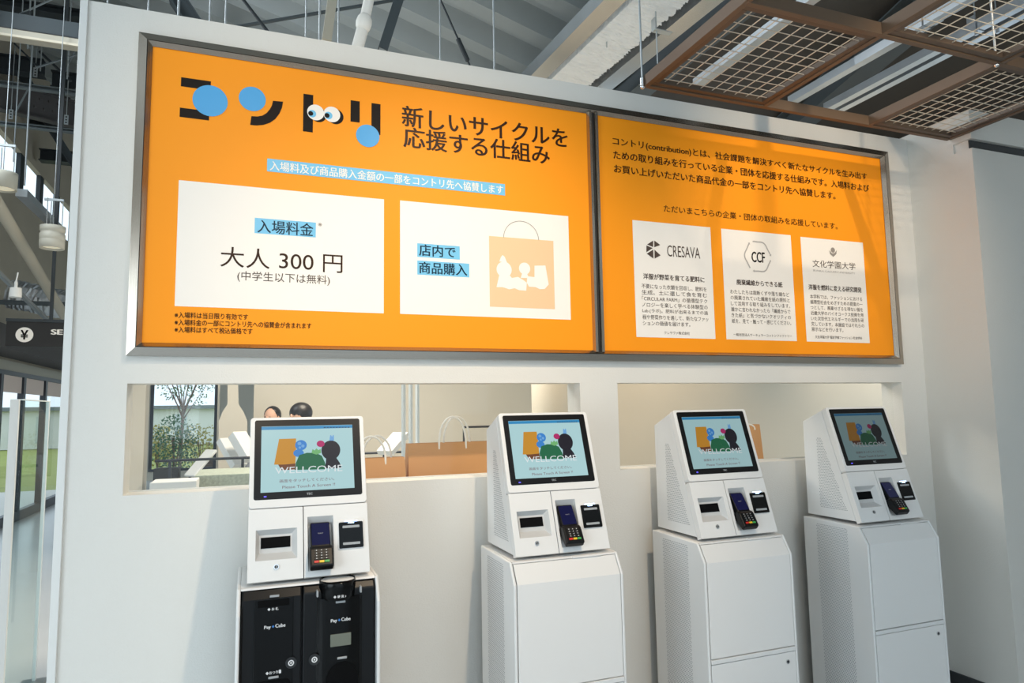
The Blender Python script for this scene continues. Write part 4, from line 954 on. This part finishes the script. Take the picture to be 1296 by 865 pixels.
# ------------------------------------------------------------------ things in the left gap
# round lamps
def drum(px, pyt, pyb, wpx, y, label, name='drum_lamp', rings=True):
    t_, b_ = PY(px, pyt, y), PY(px, pyb, y); r = (PY(px+wpx/2, pyt, y)-PY(px-wpx/2, pyt, y)).length/2
    c = Vector((t_.x, y, b_.z)); h = t_.z-b_.z; o_ = empty(name, c, label, 'lamp')
    prof = [(0, h), (r, h), (r, h*.78)]+([(r*.93, h*.76), (r*.93, h*.66), (r, h*.64), (r*.99, h*.40), (r*.95, h*.38), (r*.99, h*.34)] if rings else [])+[(r*.97, 0), (r*.88, 0), (r*.86, h*.12), (0, h*.12)]
    MB(c).lathe(prof, c, 32).build('lamp_housing', mat('lamp_housing_cream', srgb(206, 202, 188), .5), o_)
    mb = MB(c); mb.lathe([(0, h*.1), (r*.84, h*.1)], c, 24); mb.build('diffuser', mat('lamp_diffuser', srgb(236, 232, 214), .6, emit=srgb(240, 226, 190), estr=.35), o_)
    mb = MB(c)
    for a in (0, 2.1, 4.2): mb.tube(c+Vector((r*.7*math.cos(a), r*.7*math.sin(a), h)), c+Vector((r*.7*math.cos(a), r*.7*math.sin(a), h+.25)), .004, 6)
    mb.tube(c+Vector((0, 0, h)), (c.x, c.y, roofz(c.x)-.02), .0035, 6); mb.box(c.x-r*.75, c.x+r*.75, c.y-.01, c.y+.01, c.z+h+.24, c.z+h+.26); mb.build('suspension', M_GALVROD, o_)
    return o_
drum(4, 219, 240, 38, 4.2, 'wide cream drum lamp cut by the left picture edge', rings=False)
drum(67, 287, 315, 33, 4.4, 'ribbed cream drum lamp hanging beside the wall edge')
# long ceiling raceway and pipe running away along the left side
rod2((-14, 240), 3.6, (92, 418), 6.9, .05, M_BEIGE, 'beige pipe running away below the drum lamps', 'overhead_pipe', 'pipe', 14)
p, q = PY(27, 244, 4.5), PY(72, 288, 6.2); member('raceway', p, q, .09, .07, 'box', M_GALV, 'shiny metal raceway running away between the two drum lamps', 'raceway')
# duct
p, q = PY(14, 372, 7.0), PY(112, 392, 7.0); c = (p+q)/2
mb = MB(c); n1, n2 = 40, 12; d = (q-p); dl = d.normalized(); a = dl.cross(Vector((0, 0, 1))).normalized(); u = a.cross(dl); vs = []
for i in range(n1+1):
    for j in range(n2): t = 2*math.pi*j/n2; rr_ = .22*(1+random.uniform(-.05, .05)); vs.append(p+d*(i/n1)+a*rr_*math.cos(t)+u*rr_*.8*math.sin(t))
mb.add(vs, [(i*n2+j, i*n2+(j+1) % n2, (i+1)*n2+(j+1) % n2, (i+1)*n2+j) for i in range(n1) for j in range(n2)])
tag_o(mb.build('foil_duct', mat('crumpled_foil', (.62, .64, .66, 1), .35, .85)), c, 'crumpled silver foil-wrapped duct crossing behind the drum lamps', 'duct')
# lighting track with a spotlight
p, q = PY(-10, 338, 4.0), PY(84, 428, 6.0); tk2 = empty('light_track', p, 'slim grey lighting track running away above the hanging payment sign', 'light track')
MB(p).beam(p, q, .035, .03).build('track', M_STEEL_G, tk2)
c = PY(20, 364, 4.1); sp_ = empty('track_spotlight', c, 'small white cylinder spotlight hanging from the slim grey track', 'spotlight')
mb = MB(c); mb.tube(c-Vector((0, 0, .005)), c-Vector((0, 0, .085)), .042, 20, .046, cap=True); mb.build('spotlight_head', M_TRIM, sp_)
mb = MB(c); mb.tube(c, c+Vector((0, 0, .05)), .012, 10); mb.tube(c+Vector((0, 0, .05)), c+Vector((0.01, 0, .13)), .006, 8); mb.build('spotlight_stem', M_TRIM, sp_)
xbeam('thin_rail', 40, 384, 6.6, -3.15, .0, .04, .05, 'box', M_STEEL_D, 'thin grey rail above the hanging payment sign', 'rail')
# hanging sign
y = 5.0; a, b = PY(8.5, 403, y), PY(8.5, 438.5, y); e = PY(125, 410, y); c = Vector((a.x, y, b.z))
hs = empty('hanging_sign', c, 'black hanging sign board with a white circle and yen mark', 'sign')
MB(c).box(a.x, e.x, y, y+.05, b.z, a.z-.03).build('board', mat('sign_board_black', srgb(34, 32, 31), .6), hs)
MB(c).box(a.x-.004, e.x+.004, y-.006, y+.056, a.z-.03, a.z).build('top_rail', M_STEEL_DD, hs)
cc = PY(31, 424, y); r_ = (PY(42.3, 424, y)-PY(19.7, 424, y)).length/2
mb = MB(c); mb.prism(ell((cc.x, cc.z), r_, 32), y-.003, y, lambda p, a_: (p[0], a_, p[1])); mb.build('white_disc', M_PWHITE, hs)
mb = MB(c); text_in(mb, '¥', cc.x-r_*.42, cc.x+r_*.42, cc.z-r_*.62, cc.z+r_*.62, lambda u, v: (u, y-.0042, v), .022, 4); mb.build('lettering', M_PBLACK, hs)
mb = MB(c); l, r2 = PY(64.7, 420, y), PY(79.5, 420, y); text_in(mb, 'SE', l.x, r2.x, l.z-.028, l.z+.022, lambda u, v: (u, y-.002, v), .03, 4); mb.build('lettering', M_PWHITE, hs)
hp = PY(66, 375, y+.02); MB(c).box(hp.x-.014, hp.x+.014, y+.012, y+.035, a.z, roofz(hp.x)+.05).build('hanging_post', M_STEEL_DD, hs)
# acrylic partition panel at the lower left
gp = PZ(20, 504, 1.583); ge = PZ(60, 508, 1.583); gx0 = (gp.x+ge.x)/2-.02
c = Vector((gx0, gp.y, 0)); ap = empty('acrylic_partition', c, 'clear acrylic partition with a white end post, left of the wall', 'partition')
y0_, y1_ = PX(27, 520, gx0).y, PX(61, 520, gx0).y
MB(c).box(gx0-.006, gx0+.006, y0_, y1_, .02, 1.578).build('clear_panel', M_GLASSG, ap)
pl_, pr_ = PY(14.5, 505, y0_), PY(27, 505, y0_)
MB(c).box(pl_.x, gx0-.006+(0), y0_-.02, y0_+.0, 0, 1.583).build('end_post', M_TRIM, ap, bevel=.003)
mb = MB(c); mb.box(gx0-.007, gx0+.009, y1_-.02, y1_, .0, 1.58); mb.build('edge_strip', mat('frosted_edge', srgb(222, 230, 232), .3), ap)
mb = MB(c); mb.box(gx0-.008, gx0+.008, y0_, y1_, 1.578, 1.584); mb.build('top_edge', mat('frosted_edge', srgb(222, 230, 232), .3), ap)
MB(c).box(gx0-.06, gx0+.06, y0_-.04, y1_+.02, 0, .02).build('base_plate', M_STEEL_G, ap)

# ================================================================== THE SHOP BEHIND THE WALL
mb = MB(); mb.box(2.55, 7.95, 2.6, 2.7, 0, 3.0); struct(mb.build('wall_shop', M_STORE))
mb = MB(); wall_holes(mb, -.36, 4.6, 0, 3.0, [(-.34, .02, .9, 2.6)], 5.6, 5.7); struct(mb.build('wall_shop_rear', M_STORE))
pp = [PY(a_, b_, 5.3) for a_, b_ in ((288, 470), (301, 470), (302, 512), (308, 521), (313, 533), (314, 640), (276, 640), (277, 533), (282, 521), (288, 512))]
tag(MB().prism([(v.x, v.z if v.z > 1 else 0) for v in pp], 5.28, 5.32, lambda p, a: (p[0], a, p[1])).build('bottle_shaped_board', M_STORE), 'tall beige bottle-shaped board in front of the narrow bright opening', 'board')
mb = MB(); cc = (2.33, 2.45, 0); mb = MB(cc); mb.lathe([(0, 0), (.17, 0), (.17, 3.0), (0, 3.0)], cc, 28); tag_o(mb.build('round_column', M_STORE), cc, 'round beige column seen through the slot above the second kiosk', 'column')
# sill counter carrying the bags
tag(MB().box(.1, 3.3, .20, .62, 0, 1.06).build('service_counter', mat('counter_white', srgb(232, 228, 220), .5), bevel=.004), 'white service counter behind the wall that carries the paper bags', 'counter')
def bag(x0, x1, y0, y1, z0, z1, label, hl=.118):
    c = Vector(((x0+x1)/2, (y0+y1)/2, z0)); r_ = empty('paper_bag', c, label, 'bag', 'kraft paper bags on the counter')
    mb = MB(c); t = .0012; ym = (y0+y1)/2; tx = .006
    A = [(x0, y0, z0), (x1, y0, z0), (x1-tx, ym-.025, z1), (x0+tx, ym-.025, z1)]; B = [(x0, y1, z0), (x1, y1, z0), (x1-tx, ym+.025, z1), (x0+tx, ym+.025, z1)]
    mid0 = ((x0+.012, ym, z0+.1)); mb.add(A+B, [(0, 1, 2, 3), (5, 4, 7, 6), (0, 4, 5, 1), (1, 5, 6, 2), (4, 0, 3, 7)]); mb.build('bag_body', M_KRAFT, r_)
    for yy, sh in ((ym-.026, 0), (ym+.024, .035)):
        w = (x1-x0); cx = (x0+x1)/2+sh; hw = .065 if w > .2 else w*.25; pts = [Vector((cx-hw*math.cos(math.pi*i/16), yy, z1-.03+(hl+.03)*math.sin(math.pi*i/16)**.75)) for i in range(17)]
        MB(c).path(pts, .0048, 8).build('handle', M_PAPERW, r_)
p, q = PY(514, 562, .36), PY(614, 562, .36); bag(p.x, q.x+.05, .30, .44, 1.06, p.z, 'large kraft paper bag with white handles between the first two kiosks')
p, q = PY(440, 581, .34), PY(512, 581, .34); bag(p.x-.06, q.x, .27, .40, 1.06, p.z, 'lower kraft paper bag just right of the leftmost kiosk', .095)
p, q = PY(926, 538, .36), PY(957, 538, .36); bag(p.x, q.x, .30, .40, 1.06, p.z, 'narrow kraft paper bag right of the third kiosk', .0001)
# glass door leaves with bright edges (upright strips)
for i, px in enumerate((512, 521, 529.5)):
    p = PY(px, 530, 1.9+.25*i); tag(MB().box(p.x-.008, p.x+.008, 1.9+.25*i, 1.97+.25*i, 0, 2.6).build('glass_fin', mat('frosted_edge', srgb(222, 230, 232), .3)), 'upright bright glass fin above the paper bags, %s of three' % ('left', 'middle', 'right')[i], 'glass fin', 'upright glass fins')
# hand rail
y = 3.4; a, b, e = PY(196, 584, y), PY(322, 579, y), PY(512, 573, y)
hr = empty('handrail', (a.x, y, 0), 'thin black handrail crossing behind the left slot window', 'railing')
MB((a.x, y, 0)).tube((a.x, y, a.z), (e.x, y, a.z), .011, 8).build('rail', M_DARKFR, hr)
for px in (215, 307, 512): p = PY(px, 590, y); MB((a.x, y, 0)).box(p.x-.011, p.x+.011, y-.011, y+.011, 0, a.z).build('post', M_DARKFR, hr)
y = 4.6; a, b = PY(587, 541, y), PY(640, 541, y); hr = empty('handrail', (a.x, y, 0), 'short black rail behind the large paper bag', 'railing')
MB((a.x, y, 0)).tube((a.x, y, a.z), (b.x, y, a.z), .012, 8).build('rail', M_DARKFR, hr); MB((a.x, y, 0)).box(a.x-.01, a.x+.01, y-.01, y+.01, 0, a.z).build('post', M_DARKFR, hr)
# white leaning display boards
bd = [((268, 570), (240, 603), 4.6, 'leftmost white leaning board seen in the left slot window'), ((284, 557), (303, 591), 4.4, 'white leaning board beside the handrail post'), ((300, 550), (319, 582), 4.2, 'tall white leaning board next to the leftmost kiosk'), ((508, 550), (487, 574), 3.0, 'dark-edged leaning board behind the lower paper bag')]
for i, (a_, b_, y, lb) in enumerate(bd):
    t_, b2_ = PY(*a_, y+.15), PY(*b_, y); r_ = empty('leaning_board', (b2_.x, y, b2_.z-.3), lb, 'board', 'white leaning boards'); o_ = (b2_.x, y, b2_.z-.3)
    MB(o_).beam(b2_, t_, .16, (.025, .07, .09, .05)[i]).build('board', M_TRIM, r_, bevel=.006)
    MB(o_).tube(b2_+Vector((0, .03, 0)), (b2_.x, y+.03, 0), .012, 8).build('support', M_DARKFR, r_)
# speckled block and white box low in the left window
a, b = PY(252, 600, 2.6), PY(322, 600, 2.6)
tag(MB().box(a.x-.02, b.x+.2, 2.5, 3.1, 0, a.z-.005).build('terrazzo_counter', mat('speckled_green_stone', srgb(176, 184, 168), .5, var=.5, vscale=60), bevel=.004), 'pale green speckled stone counter at the bottom of the left slot window', 'counter')
a, b = PY(192, 612, 2.3), PY(250, 612, 2.3)
tag(MB().box(a.x, b.x, 2.2, 2.48, 0, a.z+.01).build('white_box', M_TRIM, bevel=.004), 'white box left of the speckled stone counter', 'box')
a, b = PY(165, 560, 5.5), PY(184, 560, 5.5)
tag(MB().box(a.x-.04, b.x, 5.4, 5.7, 0, 3.0).build('shop_pillar', M_STORE, bevel=.004), 'beige square pillar at the left edge of the left slot window', 'column')
tag(MB().box(a.x+.26, a.x+.50, 5.2, 5.4, 0, .95).build('black_bag_stand', M_BLKS, bevel=.01), 'small dark cabinet beside the beige pillar', 'cabinet')

# ------------------------------------------------------------------ people
def person(px, pyt, y, label, top_m, hair_w, face, k=1.0):
    t_ = PY(px, pyt, y); Ht = t_.z; c = Vector((t_.x, y, 0)); r_ = empty('person', c, label, 'person')
    h = Ht/7.3; sh = Ht-1.42*h; hip = Ht*.52; me = bpy.data.meshes.new('body')
    V_ = [(0, 0, hip), (0, 0, hip+.16), (0, 0, sh-.02), (0, 0, sh+.09), (-.17, 0, sh), (.17, 0, sh), (-.22, .0, sh-.28), (.22, .0, sh-.28), (-.2, -.12, sh-.48), (.2, -.12, sh-.48), (-.09, 0, hip-.05), (.09, 0, hip-.05), (-.10, 0, hip*.52), (.10, 0, hip*.52), (-.10, .02, .07), (.10, .02, .07), (-.10, -.12, .03), (.10, -.12, .03)]
    E_ = [(0, 1), (1, 2), (2, 3), (2, 4), (2, 5), (4, 6), (5, 7), (6, 8), (7, 9), (0, 10), (0, 11), (10, 12), (11, 13), (12, 14), (13, 15), (14, 16), (15, 17)]
    R_ = [.13, .115, .12, .05, .06, .06, .045, .045, .03, .03, .09, .09, .06, .06, .04, .04, .03, .03]
    me.from_pydata(V_, E_, []); o = bpy.data.objects.new('body', me); COL.objects.link(o); o.parent = r_
    sk = o.modifiers.new('skin', 'SKIN'); 
    for i, v in enumerate(me.skin_vertices[0].data): v.radius = (R_[i], R_[i]*.8); v.use_root = (i == 0)
    sb = o.modifiers.new('sub', 'SUBSURF'); sb.levels = 1; sb.render_levels = 2
    me.materials.append(top_m)
    hc = Vector((0, 0, Ht-h*.5)); off = c
    f = Vector((math.cos(face), math.sin(face), 0)); s_ = Vector((-f.y, f.x, 0))
    mb = MB(); mb.ball(hc, h*.36, h*.40, h*.5, 20)
    mb.tube(hc-Vector((0, 0, h*.3)), (0, 0, sh), .05, 12)
    mb.ball(hc+f*h*.40-Vector((0, 0, h*.04)), h*.06, h*.06, h*.10, 8)
    for q in (-1, 1): mb.ball(hc+s_*q*h*.37-Vector((0, 0, h*.02)), h*.05, h*.05, h*.1, 8)
    mb.build('head', M_SKIN, r_)
    mb = MB()
    for q in (-1, 1): mb.ball(hc+f*h*.33+s_*q*h*.13+Vector((0, 0, h*.02)), h*.05, h*.05, h*.028, 8)
    mb.build('eyes', M_PBLACK, r_)
    mb = MB(); mb.ball(hc+f*h*.345-Vector((0, 0, h*.24)), h*.07, h*.07, h*.02, 8); mb.build('mouth', mat('lips', srgb(170, 90, 84), .5), r_)
    mb = MB(); mb.ball(hc-f*h*.09+Vector((0, 0, h*.11)), hair_w, hair_w, h*.45, 20)
    mb.ball(hc-f*h*.17-Vector((0, 0, h*.22)), hair_w*.82, hair_w*.82, h*.42, 16); mb.build('hair', M_HAIR, r_)
person(344, 515.5, 4.9, 'person with short dark hair in grey, behind the top left of the leftmost kiosk', M_CLOTH1, .088, math.radians(235))
person(379, 511, 3.85, 'person with fuller dark hair in navy, behind the top right of the leftmost kiosk', M_CLOTH2, .104, math.radians(215))
